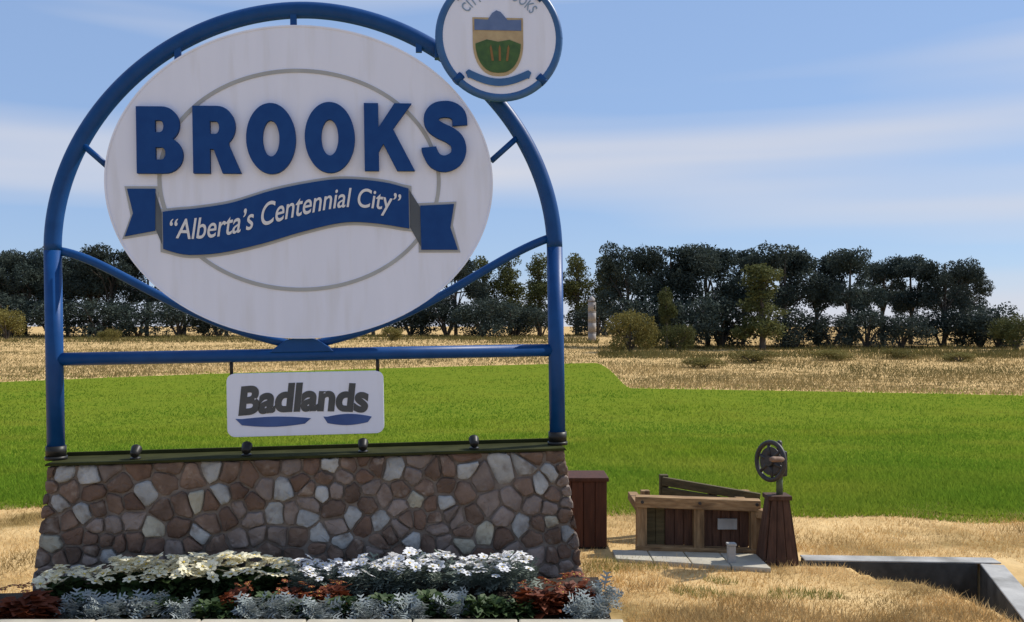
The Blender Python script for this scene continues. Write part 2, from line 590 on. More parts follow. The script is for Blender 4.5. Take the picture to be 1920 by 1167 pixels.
# short straw in the foreground and round the channel
n = 150000
y = 1 / rng.uniform(1 / 10.2, 1 / 5.2, n)
x = rng.uniform(-0.62, 0.62, n) * y
bad = in_poly(x, y, [(2.0, 7.83), (4.05, 7.72), (3.55, 5.9), (3.2, 6.1), (3.0, 6.99), (2.70, 7.16), (2.58, 7.50), (2.2, 7.5)])
bad |= in_poly(x, y, [(0.75, 8.15), (2.45, 8.0), (2.45, 7.5), (0.75, 7.62)]) & (rng.random(n) < 0.97)
bad |= (x < 0.72) & (y < 6.3)
bad |= in_poly(x, y, [(-3.2, 6.0), (0.6, 6.4), (0.45, 7.5), (-3.2, 7.1)])
x, y = x[~bad], y[~bad]
k = wobble(x * 2.1 + 4, y * 2.3) > rng.uniform(-1.6, -0.1, len(x))      # thin spots
x, y = x[k], y[k]
hh = rng.uniform(0.012, 0.055, len(x)) ** 1.0 * (1 + 0.9 * np.clip(wobble(x * 1.3, y * 1.3 + 5), -0.5, 1))
blades('straw', x, y, zt(x, y, False), hh, 0.0035, 1.4, M_straw, 'short dry straw covering the sandy ground', 'dry grass')
n = 5200
y = 1 / rng.uniform(1 / 7.7, 1 / 6.6, n)
x = rng.uniform(0.55, 2.3, n)
k = wobble(x * 1.5 + 2, y * 2) > 0.25
k &= ~in_poly(x, y, [(2.04, 7.22), (2.98, 7.0), (3.3, 8.2), (2.0, 8.2)])
x, y = x[k], y[k]
blades('verge_grass', x, y, zt(x, y, False), rng.uniform(0.02, 0.055, len(x)), 0.004, 1.0, M_verge,
       'thin green grass before the concrete apron', 'grass')

n = 26000
y = 1 / rng.uniform(1 / 6.95, 1 / 5.6, n)
x = rng.uniform(0.12, 0.62, n) * y
k = (wobble(x * 1.1 + 1, y * 1.6) > rng.uniform(-0.1, 0.7, n)) & (x > 0.75)
k &= ~in_poly(x, y, [(2.04, 7.22), (2.97, 6.99), (3.2, 6.1), (3.55, 5.8), (4.2, 7.8)])
x, y = x[k], y[k]
blades('brown_tufts', x, y, zt(x, y, False), rng.uniform(0.03, 0.085, len(x)), 0.004, 1.1, M_tuft,
       'brown dry tufts in the right foreground', 'dry grass')

# tall tan grass on the bank beyond the field
n = 240000
s = rng.uniform(-0.95, 0.8, n)
y = 1 / rng.uniform(1 / 170, 1 / 33, n)
x = s * y
k = (y > far_edge(x, y) + 0.3)
x, y = x[k], y[k]
hh = rng.uniform(0.10, 0.36, len(x)) * (0.7 + 0.6 * np.clip(wobble(x * 0.25, y * 0.2), -0.6, 1))
blades('bank_grass', x, y, zt(x, y), hh, 0.022 * y / 60, 1.2, M_bank, 'tall tan grass on the bank beyond the field', 'dry grass')


n = 60000
s = rng.uniform(-0.75, 0.75, n)
y = np.where(s > 0.09, rng.uniform(72, 98, n), rng.uniform(112, 150, n))
x = s * y
k = wobble(x * 0.09 + 1, y * 0.16) > rng.uniform(-0.6, 0.5, n)
x, y = x[k], y[k]
blades('scrub', x, y, zt(x, y), rng.uniform(0.2, 0.75, len(x)) * (0.6 + 0.6 * np.clip(wobble(x * 0.3, y * 0.2), -0.4, 1)), 0.03 * y / 60, 0.9, M_scrub,
       'olive brown scrub along the foot of the trees', 'scrub')

# ------------------------------------------------------------------ trees
def leaf_cloud(blobs, n, size, flat=0.75):
    """quads spread through a set of ellipsoids (centre, radii)"""
    vol = np.array([b[1][0] * b[1][1] * b[1][2] for b in blobs]) ** 0.8
    pick = rng.choice(len(blobs), n, p=vol / vol.sum())
    cen = np.array([b[0] for b in blobs])[pick]
    rad = np.array([b[1] for b in blobs])[pick]
    d = rng.normal(size=(n, 3))
    d /= np.linalg.norm(d, axis=1)[:, None]
    r = rng.uniform(0.15, 1.0, n) ** 0.45 * (1 + 0.18 * np.sin(d[:, 0] * 7 + pick) * np.cos(d[:, 2] * 6 + pick))
    p = cen + d * rad * r[:, None]
    a = rng.normal(size=(n, 3))
    a /= np.linalg.norm(a, axis=1)[:, None]
    b = np.cross(a, rng.normal(size=(n, 3)))
    b /= np.linalg.norm(b, axis=1)[:, None]
    sz = size * rng.uniform(0.5, 1.3, n)[:, None]
    V = np.stack([p - a * sz, p + b * sz * flat * 0.6, p + a * sz, p - b * sz * flat * 0.6], 1)
    return V


def limb_mesh(paths):
    V, F = [], []
    for path, r0, r1 in paths:
        path = [Vector(p) for p in path]
        m_ = len(path)
        base = len(V)
        seg = 7
        for i, p in enumerate(path):
            t = (path[min(i + 1, m_ - 1)] - path[max(i - 1, 0)]).normalized()
            nx_ = t.orthogonal().normalized()
            ny_ = t.cross(nx_)
            r = r0 + (r1 - r0) * i / (m_ - 1)
            for k in range(seg):
                a = 2 * math.pi * k / seg
                V.append(p + (nx_ * math.cos(a) + ny_ * math.sin(a)) * r)
        for i in range(m_ - 1):
            for k in range(seg):
                F.append((base + i * seg + k, base + i * seg + (k + 1) % seg, base + (i + 1) * seg + (k + 1) % seg,
                          base + (i + 1) * seg + k))
    return V, F


def make_tree(name, kind, H, m, seed):
    """returns an Empty with trunk and crown at the origin"""
    rr = random.Random(seed)
    root = empty(name)
    blobs, paths = [], []
    if kind == 'tall':                       # bare lower trunk, high spreading crown
        lean = (rr.uniform(-0.06, 0.06) * H, rr.uniform(-0.05, 0.05) * H)
        top = (lean[0], lean[1], 0.9 * H)
        paths.append(([(0, 0, -0.3), (lean[0] * 0.3, 0, 0.3 * H), (lean[0] * 0.7, lean[1] * 0.6, 0.6 * H), top], 0.026 * H, 0.006 * H))
        nl = rr.randint(9, 13)
        for i in range(nl):
            a = 2 * math.pi * (i + rr.random() * 0.9) / nl
            z0 = rr.uniform(0.22, 0.55) * H
            z1 = rr.uniform(0.46, 0.86) * H
            q = rr.uniform(0.12, 0.34) * H
            e = (lean[0] * 0.7 + math.cos(a) * q, math.sin(a) * q, z1)
            k = (math.cos(a + 0.4) * q * 0.45, math.sin(a + 0.4) * q * 0.45, z0 + (z1 - z0) * 0.55)
            paths.append(([(lean[0] * z0 / H, lean[1] * z0 / H * 0.6, z0), k, e], 0.010 * H, 0.003 * H))
            blobs.append((e, (rr.uniform(0.09, 0.16) * H, rr.uniform(0.09, 0.16) * H, rr.uniform(0.07, 0.13) * H)))
            if rr.random() < 0.75:
                e2 = (e[0] * 1.15, e[1] * 1.15, e[2] - rr.uniform(0.05, 0.14) * H)
                paths.append(([k, e2], 0.005 * H, 0.002 * H))
                blobs.append((e2, (rr.uniform(0.06, 0.10) * H, rr.uniform(0.06, 0.10) * H, rr.uniform(0.05, 0.09) * H)))
        for i in range(8):
            blobs.append(((lean[0] + rr.uniform(-0.22, 0.22) * H, lean[1] + rr.uniform(-0.18, 0.18) * H, rr.uniform(0.72, 0.93) * H),
                          (rr.uniform(0.09, 0.16) * H, rr.uniform(0.09, 0.15) * H, rr.uniform(0.05, 0.10) * H)))
        nleaf, size = 12500, 0.0145 * H
    elif kind == 'full':                     # leafy almost to the ground
        paths.append(([(0, 0, -0.3), (0.01 * H, 0, 0.4 * H), (0, 0.02 * H, 0.88 * H)], 0.028 * H, 0.006 * H))
        for i in range(20):
            z = rr.uniform(0.16, 0.90) * H
            a = rr.uniform(0, 6.28)
            q = rr.uniform(0.05, 0.20) * H * (1.1 - 0.75 * z / H)
            e = (math.cos(a) * q, math.sin(a) * q, z)
            paths.append(([(0, 0, z * 0.75), e], 0.008 * H, 0.003 * H))
            blobs.append((e, (rr.uniform(0.08, 0.13) * H, rr.uniform(0.08, 0.13) * H, rr.uniform(0.07, 0.11) * H)))
        nleaf, size = 7000, 0.0155 * H
    else:                                    # 'bush': several stems, broad and low
        for i in range(6):
            a = 2 * math.pi * i / 6 + rr.random()
            e = (math.cos(a) * 0.4 * H, math.sin(a) * 0.4 * H, rr.uniform(0.5, 0.75) * H)
            paths.append(([(0, 0, -0.2), (e[0] * 0.4, e[1] * 0.4, 0.35 * H), e], 0.03 * H, 0.01 * H))
            blobs.append((e, (rr.uniform(0.22, 0.34) * H, rr.uniform(0.22, 0.34) * H, rr.uniform(0.2, 0.3) * H)))
        for i in range(7):
            a = rr.uniform(0, 6.28)
            q = rr.uniform(0.2, 0.6) * H
            blobs.append(((math.cos(a) * q, math.sin(a) * q, rr.uniform(0.15, 0.5) * H), (0.26 * H, 0.26 * H, 0.2 * H)))
        blobs.append(((0, 0, 0.72 * H), (0.3 * H, 0.3 * H, 0.25 * H)))
        nleaf, size = 5200, 0.032 * H
    V, F = limb_mesh(paths)
    mesh_np('trunk', V, F, M_bark, root, smooth=True)
    tris_mesh('crown', leaf_cloud(blobs, nleaf, size), 4, m, root)
    return root


protos = {}


def tree(name, kind, px, Y, H, m, label, cat='tree', group=None, wx=1.0):
    """px is just the bearing to the right of the view axis (tangent)"""
    key = (kind, m.name, len([k for k in protos if k[:2] == (kind, m.name)]) if random.random() < 0.35 else 0)
    have = [k for k in protos if k[:2] == (kind, m.name)]
    if len(have) < 4:
        key = (kind, m.name, len(have))
        root = make_tree(name, kind, 10.0, m, hash((kind, len(have))) % 1000 if False else 31 * len(have) + len(kind))
        protos[key] = root
    else:
        root = copy_tree(protos[random.choice(have)])
        root.name = name
    xw = px * Y
    root.location = (xw, Y, float(zt(xw, Y)) - 0.05)
    root.scale = (H / 10 * wx, H / 10 * wx, H / 10)
    root.rotation_euler = (0, 0, random.uniform(0, 6.28))
    tag(root, label, cat, group)
    return root


def bear(px):
    return (px - 960) / 1800.0


ORD = ['first', 'second', 'third', 'fourth', 'fifth', 'sixth', 'seventh', 'eighth', 'ninth', 'tenth', 'eleventh', 'twelfth', 'thirteenth']
right_belt = [(1178, 10.9, 1.0), (1262, 10.8, 0.95), (1335, 10.9, 1.05), (1398, 10.6, 0.9), (1462, 10.7, 1.0), (1530, 10.4, 1.0),
              (1592, 10.5, 0.95), (1655, 10.0, 1.0), (1712, 9.9, 1.0), (1762, 9.5, 1.0), (1808, 8.5, 0.9)]
for i, (px, H, wx) in enumerate(right_belt):
    tree('tall_tree', 'tall', bear(px + random.uniform(-9, 9)), random.uniform(97, 108), H * random.uniform(0.98, 1.02), M_leafdark,
         f'tall dark tree with bare trunk, {ORD[i]} from the left in the right-hand row', 'tree', 'tall trees in the right-hand row', wx)
right_low = [(1225, 5.6), (1292, 5.2), (1352, 5.8), (1490, 4.2), (1560, 3.5), (1625, 4.2), (1690, 3.6), (1765, 4.2), (1838, 4.6), (1872, 3.4)]
for i, (px, H) in enumerate(right_low):
    tree('dark_shrub', 'bush', bear(px), random.uniform(93, 97), H, M_leafdark,
         f'low dark shrub under the right-hand tree row, {ORD[i]} from the left', 'shrub', 'dark shrubs under the right-hand trees', 1.15)
tree('olive_tree', 'full', bear(1430), 90, 8.4, M_leafolive, 'olive green bushy tree standing before the dark right-hand row', 'tree', None, 1.45)
tree('olive_tree', 'full', bear(1250), 90, 6.6, M_leafolive, 'slim olive young tree near the left end of the right-hand row', 'tree', None, 0.7)
tree('yellow_shrub', 'bush', bear(1182), 84, 3.9, M_leafyellow, 'rounded yellow-olive shrub at the left foot of the right-hand tree row', 'shrub', None, 1.0)
tree('yellow_shrub', 'bush', bear(1272), 84, 2.6, M_leafolive, 'small olive shrub between yellow-olive shrub and bushy olive tree', 'shrub', None, 0.9)
tree('olive_shrub', 'bush', bear(1905), 88, 3.4, M_leafolive, 'olive shrub at the far right edge beyond the tree row', 'shrub', None, 1.0)

left_belt = [(90, 13.6, 'dark tree directly behind the left blue post'),
             (168, 13.2, 'dark tree midway between left post and oval panel'),
             (10, 13.4, 'dark tree second from the far left edge of the picture'),
             (-25, 14.2, 'dark tree at the far left edge of the picture'),
             (48, 13.9, 'dark tree just left of the left blue post'),
             (128, 13.8, 'dark tree just right of the left blue post'),
             (205, 14.2, 'dark tree seen above the left cradle arm beside the oval panel'),
             (275, 13.6, 'dark tree partly covered by the lower left edge of the oval panel'),
             (345, 12.0, 'dark tree seen below the left cradle arm at the oval panel'),
             (425, 12.6, 'dark tree behind the lower left of the oval panel'),
             (515, 13.4, 'dark tree behind the oval panel, left of its middle'),
             (610, 13.2, 'dark tree behind the oval panel, right of its middle'),
             (700, 12.8, 'dark tree behind the lower right of the oval panel'),
             (790, 11.5, 'dark tree seen under the lower right edge of the oval panel'),
             (855, 13.0, 'dark tree behind the right cradle arm')]
for px, H, lab in left_belt:
    tree('tall_tree', 'tall', bear(px), random.uniform(146, 156), H, M_leafdark, lab, 'tree', 'dark trees of the far left row', random.uniform(0.95, 1.15))
left_low = [(20, 6.6), (95, 6.0), (185, 6.2), (260, 5.6), (335, 5.8), (410, 5.4), (770, 5.4), (838, 6.0), (905, 6.2), (968, 5.2), (1015, 4.6), (1120, 5.2)]
for i, (px, H) in enumerate(left_low):
    tree('dark_shrub', 'bush', bear(px), random.uniform(140, 145), H, M_leafdark,
         f'low dark shrub under the far left row of trees, {ORD[i]} from the left', 'shrub', 'dark shrubs under the far left trees', 1.25)
for px, H, lab in [(905, 13.6, 'tall olive tree beside the right end of the oval panel'),
                   (958, 14.0, 'tall olive tree midway between oval panel and right blue post'),
                   (1012, 13.6, 'tall olive tree just left of the right blue post'),
                   (1082, 13.7, 'tall olive tree just right of the right blue post'),
                   (1132, 13.3, 'tall olive tree behind the pale tower')]:
    tree('olive_tree', 'full', bear(px), random.uniform(150, 158), H, M_leafolive, lab, 'tree', 'olive trees beside the right post', 1.1)
tree('yellow_shrub', 'bush', bear(12), 128, 4.6, M_leafyellow, 'yellow-olive shrub at the far left edge below the dark trees', 'shrub', None, 0.9)
tree('yellow_shrub', 'bush', bear(735), 118, 1.8, M_leafyellow, 'small yellow shrub on the bank under the right half of the oval panel', 'shrub', None, 1.2)
tree('yellow_shrub', 'bush', bear(205), 118, 1.7, M_leafyellow, 'small yellow shrub on the bank between left post and oval panel', 'shrub', None, 1.3)
bank_low = [(1320, 60, 1.0, 'low tan-olive bush on the bank right of the right-hand yellow shrub'),
            (1410, 66, 1.3, 'low tan-olive bush on the bank below the bushy olive tree'),
            (1560, 70, 1.2, 'low tan-olive bush on the bank below the middle of the dark row'),
            (1690, 72, 1.2, 'low tan-olive bush on the bank below the right part of the dark row'),
            (1800, 68, 1.0, 'low tan-olive bush on the bank below the right end of the dark row')]
for px, Yd, H, lab in bank_low:
    tree('bank_bush', 'bush', bear(px), Yd, H * 0.75, M_leafyellow, lab, 'shrub', 'low bushes on the tan bank', random.uniform(2.2, 3.2))

# slim pale tower beyond the field
tw = empty('pale_tower', (bear(1110) * 122, 122, float(zt(bear(1110) * 122, 122)) - 0.2))
tag(tw, 'slim pale grey tower among the trees right of the sign', 'tower')
for k in range(4):
    tube('drum', [(0, 0, k * 1.32 + 0.01), (0, 0, k * 1.32 + 1.30)], 0.50, M_pale, tw, 20)
tube('roof', [(0, 0, 5.29), (0, 0, 5.40), (0, 0, 5.95)], [0.57, 0.57, 0.08], M_pale, tw, 20)
for k in range(1, 4):
    tube('band', [(0, 0, k * 1.32 - 0.03), (0, 0, k * 1.32 + 0.04)], 0.535, M_pale, tw, 20)

# ------------------------------------------------------------------ the sign's frame of reference
YAW, ROLL = R(6.4), R(0.9)
SO = Vector((-1.456, 6.72, 0.0))
SROT = Euler((0, -ROLL, YAW), 'XYZ')
SM = Matrix.Translation(SO) @ SROT.to_matrix().to_4x4()


def at_sign(u, d, w):
    return SM @ Vector((u, d, w))


# ------------------------------------------------------------------ stone wall
wall = empty('stone_wall', SO, SROT)
tag(wall, 'low battered wall of brown and grey stones carrying the oval sign', 'wall')
WT = 0.982
BL, BR, TL, TR = -1.785, 1.985, -1.64, 1.838
yf, yb = -0.20, 0.20
bm = bmesh.new()
vv = [bm.verts.new(p) for p in ((BL + .03, yf + .03, -0.25), (BR - .03, yf + .03, -0.25), (TR - .03, yf + .03, WT - .01), (TL + .03, yf + .03, WT - .01),
                                (BL + .03, yb - .03, -0.25), (BR - .03, yb - .03, -0.25), (TR - .03, yb - .03, WT - .01), (TL + .03, yb - .03, WT - .01))]
for f in ((0, 1, 2, 3), (5, 4, 7, 6), (4, 0, 3, 7), (1, 5, 6, 2), (3, 2, 6, 7), (4, 5, 1, 0)):
    bm.faces.new([vv[i] for i in f])
bm_obj('mortar', bm, M_mortar, wall)


def clip(poly, nx_, ny_, c):
    """keep nx*x+ny*y <= c"""
    out = []
    for i in range(len(poly)):
        p, q = poly[i], poly[(i + 1) % len(poly)]
        dp, dq = nx_ * p[0] + ny_ * p[1] - c, nx_ * q[0] + ny_ * q[1] - c
        if dp <= 0:
            out.append(p)
        if dp * dq < 0:
            t = dp / (dp - dq)
            out.append((p[0] + t * (q[0] - p[0]), p[1] + t * (q[1] - p[1])))
    return out


def area_c(poly):
    A = cx = cy = 0
    for i in range(len(poly)):
        p, q = poly[i], poly[(i + 1) % len(poly)]
        k = p[0] * q[1] - q[0] * p[1]
        A += k
        cx += (p[0] + q[0]) * k
        cy += (p[1] + q[1]) * k
    A *= 0.5
    if abs(A) < 1e-9:
        return 0, poly[0] if poly else (0, 0)
    return abs(A), (cx / (6 * A), cy / (6 * A))


def cells(seeds, outline, relax, fixed=0):
    seeds = list(seeds)
    for it in range(relax + 1):
        res = []
        for i, s in enumerate(seeds):
            poly = outline
            for j, t in enumerate(seeds):
                if i == j:
                    continue
                dx, dy = t[0] - s[0], t[1] - s[1]
                if dx * dx + dy * dy > 0.5:
                    continue
                poly = clip(poly, dx, dy, (t[0] ** 2 + t[1] ** 2 - s[0] ** 2 - s[1] ** 2) / 2)
                if len(poly) < 3:
                    break
            res.append(poly)
        if it < relax:
            for i, p in enumerate(res):
                if len(p) >= 3:
                    A, c = area_c(p)
                    k = 0.35 if i < fixed else 0.8
                    seeds[i] = (seeds[i][0] + (c[0] - seeds[i][0]) * k, seeds[i][1] + (c[1] - seeds[i][1]) * k)
    return res


def stone(poly, m, parent, to3, rr, gap=0.006, proud=0.022):
    A, c = area_c(poly)
    if A < 0.0009:
        return
    # inset, soften corners
    size = math.sqrt(A)
    k = max(0.55, 1 - 2.1 * gap / size)
    pts = [(c[0] + (p[0] - c[0]) * k, c[1] + (p[1] - c[1]) * k) for p in poly]
    sm = []
    for i in range(len(pts)):
        p, q = pts[i], pts[(i + 1) % len(pts)]
        if math.hypot(q[0] - p[0], q[1] - p[1]) < 0.012:
            sm.append(((p[0] + q[0]) / 2, (p[1] + q[1]) / 2))
            continue
        long = math.hypot(q[0] - p[0], q[1] - p[1]) > 0.06
        for t in ((0.12, 0.5, 0.88) if long else (0.16, 0.84)):
            jt = .007 if t == 0.5 else .004
            sm.append((p[0] + (q[0] - p[0]) * t + rr.uniform(-jt, jt), p[1] + (q[1] - p[1]) * t + rr.uniform(-jt, jt)))
    n_ = len(sm)
    V, F = [], []
    hgt = proud * rr.uniform(0.6, 1.5)
    tx, ty = rr.uniform(-.2, .2), rr.uniform(-.2, .2)
    for (f, h) in ((1.0, -0.03), (0.985, hgt * 0.45), (0.88, hgt * 0.9), (0.5, hgt * 1.05)):
        for p in sm:
            q = (c[0] + (p[0] - c[0]) * f, c[1] + (p[1] - c[1]) * f)
            hh_ = h if h < 0 else h + (q[0] - c[0]) * tx + (q[1] - c[1]) * ty + rr.uniform(-.004, .004) * (h > 0)
            V.append(to3(q[0], q[1], hh_))
    V.append(to3(c[0], c[1], hgt * 1.08))
    for r_ in range(3):
        for i in range(n_):
            j = (i + 1) % n_
            F.append((r_ * n_ + i, r_ * n_ + j, (r_ + 1) * n_ + j, (r_ + 1) * n_ + i))
    for i in range(n_):
        F.append((3 * n_ + i, 3 * n_ + (i + 1) % n_, 4 * n_))
    o = mesh_np('stone', V, F, m, parent)
    bm_ = bmesh.new()
    bm_.from_mesh(o.data)
    bmesh.ops.recalc_face_normals(bm_, faces=bm_.faces[:])
    bm_.to_mesh(o.data)
    bm_.free()
    for p in o.data.polygons:
        p.use_smooth = rr.random() < 0.6
    return o


# seeds of the stones that stand out: along the wall, up the wall, colour
LIGHT = [(-1.560, 0.914, 'g'), (-1.367, 0.901, 'g'), (-1.585, 0.739, 'g'), (-1.395, 0.647, 'g'), (-1.027, 0.775, 'g'), (-0.673, 0.709, 'b'), (-0.572, 0.917, 'g'), (-0.508, 0.756, 'g'), (-0.404, 0.645, 't'), (-0.952, 0.548, 'b'), (-0.665, 0.472, 'g'), (-1.634, 0.444, 'b'), (-1.434, 0.284, 'g'), (-1.263, 0.376, 'g'), (-0.121, 0.779, 'g'), (0.149, 0.755, 'g'), (0.199, 0.921, 'g'), (-0.036, 0.936, 't'), (-0.148, 0.600, 'g'), (0.018, 0.593, 'g'), (0.124, 0.422, 'g'), (-1.236, 0.570, 't'), (0.635, 0.881, 'g'), (0.470, 0.758, 't'), (0.788, 0.664, 'b'), (0.982, 0.627, 'g'), (1.115, 0.873, 'g'), (1.400, 0.838, 'g'), (1.543, 0.885, 'g'), (1.756, 0.804, 'g'), (1.664, 0.744, 'g'), (0.362, 0.558, 'g'), (0.531, 0.515, 'g'), (1.602, 0.608, 't'), (1.525, 0.462, 'g'), (1.713, 0.481, 'b'), (1.837, 0.390, 'g'), (1.263, 0.413, 'b'), (1.103, 0.356, 'b'), (0.758, 0.359, 'g'), (0.956, 0.362, 't'), (0.276, 0.390, 'g'), (1.243, 0.784, 't'), (-0.696, 0.323, 'g'), (-0.397, 0.436, 't'), (-0.291, 0.468, 't'), (-0.008, 0.439, 'd'), (-0.323, 0.685, 'r'), (0.015, 0.818, 'r'), (-0.814, 0.543, 'r'), (-1.108, 0.447, 'r'), (-1.465, 0.515, 'r'), (0.804, 0.552, 'r'), (-0.878, 0.867, 'd'), (-1.207, 0.700, 'd'), (0.501, 0.911, 'd'), (1.823, 0.252, 'r'), (1.447, 0.268, 't')]
rs = random.Random(5)
seeds = [(a, b) for a, b, k in LIGHT]
kinds = [k for a, b, k in LIGHT]
outline = [(BL, -0.12), (BR, -0.12), (TR, WT), (TL, WT)]
tries = 0
while len(seeds) < 262 and tries < 20000:
    tries += 1
    p = (rs.uniform(BL, BR), rs.uniform(-0.1, WT))
    lim = rs.choice((0.065, 0.09, 0.12, 0.16))
    if all((p[0] - q[0]) ** 2 + ((p[1] - q[1]) * 1.15) ** 2 > lim ** 2 for q in seeds):
        seeds.append(p)
        kinds.append(rs.choices('drtg', (48, 22, 28, 2))[0])
for poly, k in zip(cells(seeds, outline, 1, len(LIGHT)), kinds):
    if len(poly) >= 3:
        stone(poly, STONE[k], wall, lambda a, b, h: (a, yf + 0.03 - h, b), rs)
# the two ends and a coping course at the back, seen from a step aside
for side in (-1, 1):
    ol = [(yf + .03, -0.12), (yb - .03, -0.12), (yb - .03, WT), (yf + .03, WT)]
    sd_ = [(yf + 0.06 + 0.1 * i + rs.uniform(-.05, .05), -0.05 + 0.17 * j + rs.uniform(-.05, .05)) for i in range(4) for j in range(7)]
    for poly in cells(sd_, ol, 1):
        if len(poly) >= 3:
            def to3(a, b, h, side=side):
                t = (b + 0.25) / (WT + 0.25)
                e = (BL + (TL - BL) * t) if side < 0 else (BR + (TR - BR) * t)
                return (e + side * (h - 0.03), a, b)
            stone(poly, STONE[rs.choices('drtgb', (40, 20, 20, 14, 6))[0]], wall, to3, rs)
prism('cap', [(TL - .005, WT), (TR + .005, WT), (TR - .005, WT + .016), (TL + .005, WT + .016)], yf - .010, yb, M_cap, wall)
# raised lip at the back of the cap
box('cap_lip', (TL + .01, yb - .03, WT + .0165), (TR - .01, yb - .004, WT + .042), M_cap, wall, 0.004)

# small spotlights standing on the cap
def spotlight(u, label):
    r = empty('spotlight', at_sign(u, -0.10, WT + .016), SROT)
    tag(r, label, 'light', 'spotlights on the wall cap')
    tube('foot', [(0, 0, 0), (0, 0, .012)], .034, M_black, r, 14)
    tube('stem', [(0, 0, .010), (0, 0, .03)], .011, M_black, r, 8)
    o = tube('lamp_body', [(0, -.035, .028), (0, -.02, .036), (0, .03, .062), (0, .036, .065)], [.018, .03, .036, .037], M_black, r, 14)
    tube('lens', [(0, .0362, .0651), (0, .0378, .0659)], .030, M_glass, r, 14)


for u, lab in ((-1.095, 'small black spotlight on the wall cap, nearest the left post'),
               (-0.361, 'small black spotlight on the wall cap under the left end of the small white sign'),
               (0.429, 'small black spotlight on the wall cap under the right end of the small white sign'),
               (1.202, 'small black spotlight on the wall cap, nearest the right post')):
    spotlight(u, lab)

# ------------------------------------------------------------------ the oval sign
sign = empty('welcome_sign', SO, SROT)
tag(sign, 'large white oval sign in a blue tubular arch with round crest on top', 'sign')
PR = 0.057
PL_, PRR = -1.642, 1.812
tube('post', [(PL_, 0, WT + .016), (PL_, 0, 2.42)], PR, M_blue, sign, 24)
tube('post', [(PRR, 0, WT + .016), (PRR, 0, 2.42)], PR, M_blue, sign, 24)
for u in (PL_, PRR):
    tube('base_plate', [(u, 0, WT + .016), (u, 0, WT + .04)], .072, M_black, sign, 20)
    tube('collar', [(u, 0, WT + .04), (u, 0, WT + .11)], .066, M_black, sign, 20)
cu_, aa, w0, bb = (PL_ + PRR) / 2, (PRR - PL_) / 2, 2.42, 1.672
path = []
for i in range(97):
    t = math.pi - math.pi * i / 96
    c, s = math.cos(t), math.sin(t)
    e = 2 / 1.94
    path.append((cu_ + aa * math.copysign(abs(c) ** e, c), 0, w0 + bb * abs(s) ** e))
tube('arch', path, PR, M_blue, sign, 24)
tube('crossbar', [(PL_ + .02, 0, 1.68), (PRR - .02, 0, 1.68)], .045, M_blue, sign, 20)
prism('boss', [(-.20, 1.70), (.235, 1.70), (.20, 1.735), (.12, 1.785), (.055, 1.80), (-.02, 1.80), (-.09, 1.785), (-.165, 1.735)],
      -.05, .03, M_blue, sign, .006)
# cradle arms: curved pipes from the posts under the disc to the boss
def bez(p0, p1, p2, p3, n=24):
    r = []
    for i in range(n + 1):
        t = i / n
        r.append(tuple((1 - t) ** 3 * a + 3 * t * (1 - t) ** 2 * b + 3 * t * t * (1 - t) * c + t ** 3 * d for a, b, c, d in zip(p0, p1, p2, p3)))
    return r


tube('cradle_arm', bez((PL_ + .03, .02, 2.42), (-1.25, .02, 2.36), (-.80, .02, 1.90), (-.02, .02, 1.745)), .030, M_blue, sign, 14)
tube('cradle_arm', bez((PRR - .03, .02, 2.49), (1.30, .02, 2.33), (.90, .02, 1.90), (.06, .02, 1.745)), .030, M_blue, sign, 14)
# short fixings between arch and panel
for a, b in (((-1.425, 3.135), (-1.26, 2.985)), ((1.54, 3.195), (1.36, 3.035))):
    tube('fixing_rod', [(a[0], -.02, a[1]), (b[0], -.03, b[1])], .021, M_blue, sign, 12)
for u, wa, wb in ((-.79, 3.81, 3.70), (-.006, 4.08, 3.93), (.86, 3.93, 3.80)):
    box('fixing_tab', (u - .022, -.04, wb), (u + .022, -.012, wa), M_blue, sign, .003)

panel = prism('panel', ellipse(.045, 2.878, 1.318, 1.082, 128), -.075, -.035, M_white, sign, .004)
ring_plate('panel_rim', .045, 2.878, 1.321, 1.085, .012, -.079, -.033, M_white, panel, 128)
ring_plate('oval_ring', .035, 2.89, .962, .77, .026, -.080, -.0745, M_grey, panel, 128)
LET = [('B', -1.052, -.749, 2.930, 3.383), ('R', -.682, -.364, 2.931, 3.390), ('O', -.328, .005, 2.928, 3.414),
       ('O', .066, .407, 2.936, 3.425), ('K', .472, .818, 2.951, 3.420), ('S', .866, 1.190, 2.945, 3.441)]


def arc(cx, cy, rx, ry, a0, a1, n=14):
    return [(cx + rx * math.cos(R(a0 + (a1 - a0) * i / n)), cy + ry * math.sin(R(a0 + (a1 - a0) * i / n))) for i in range(n + 1)]


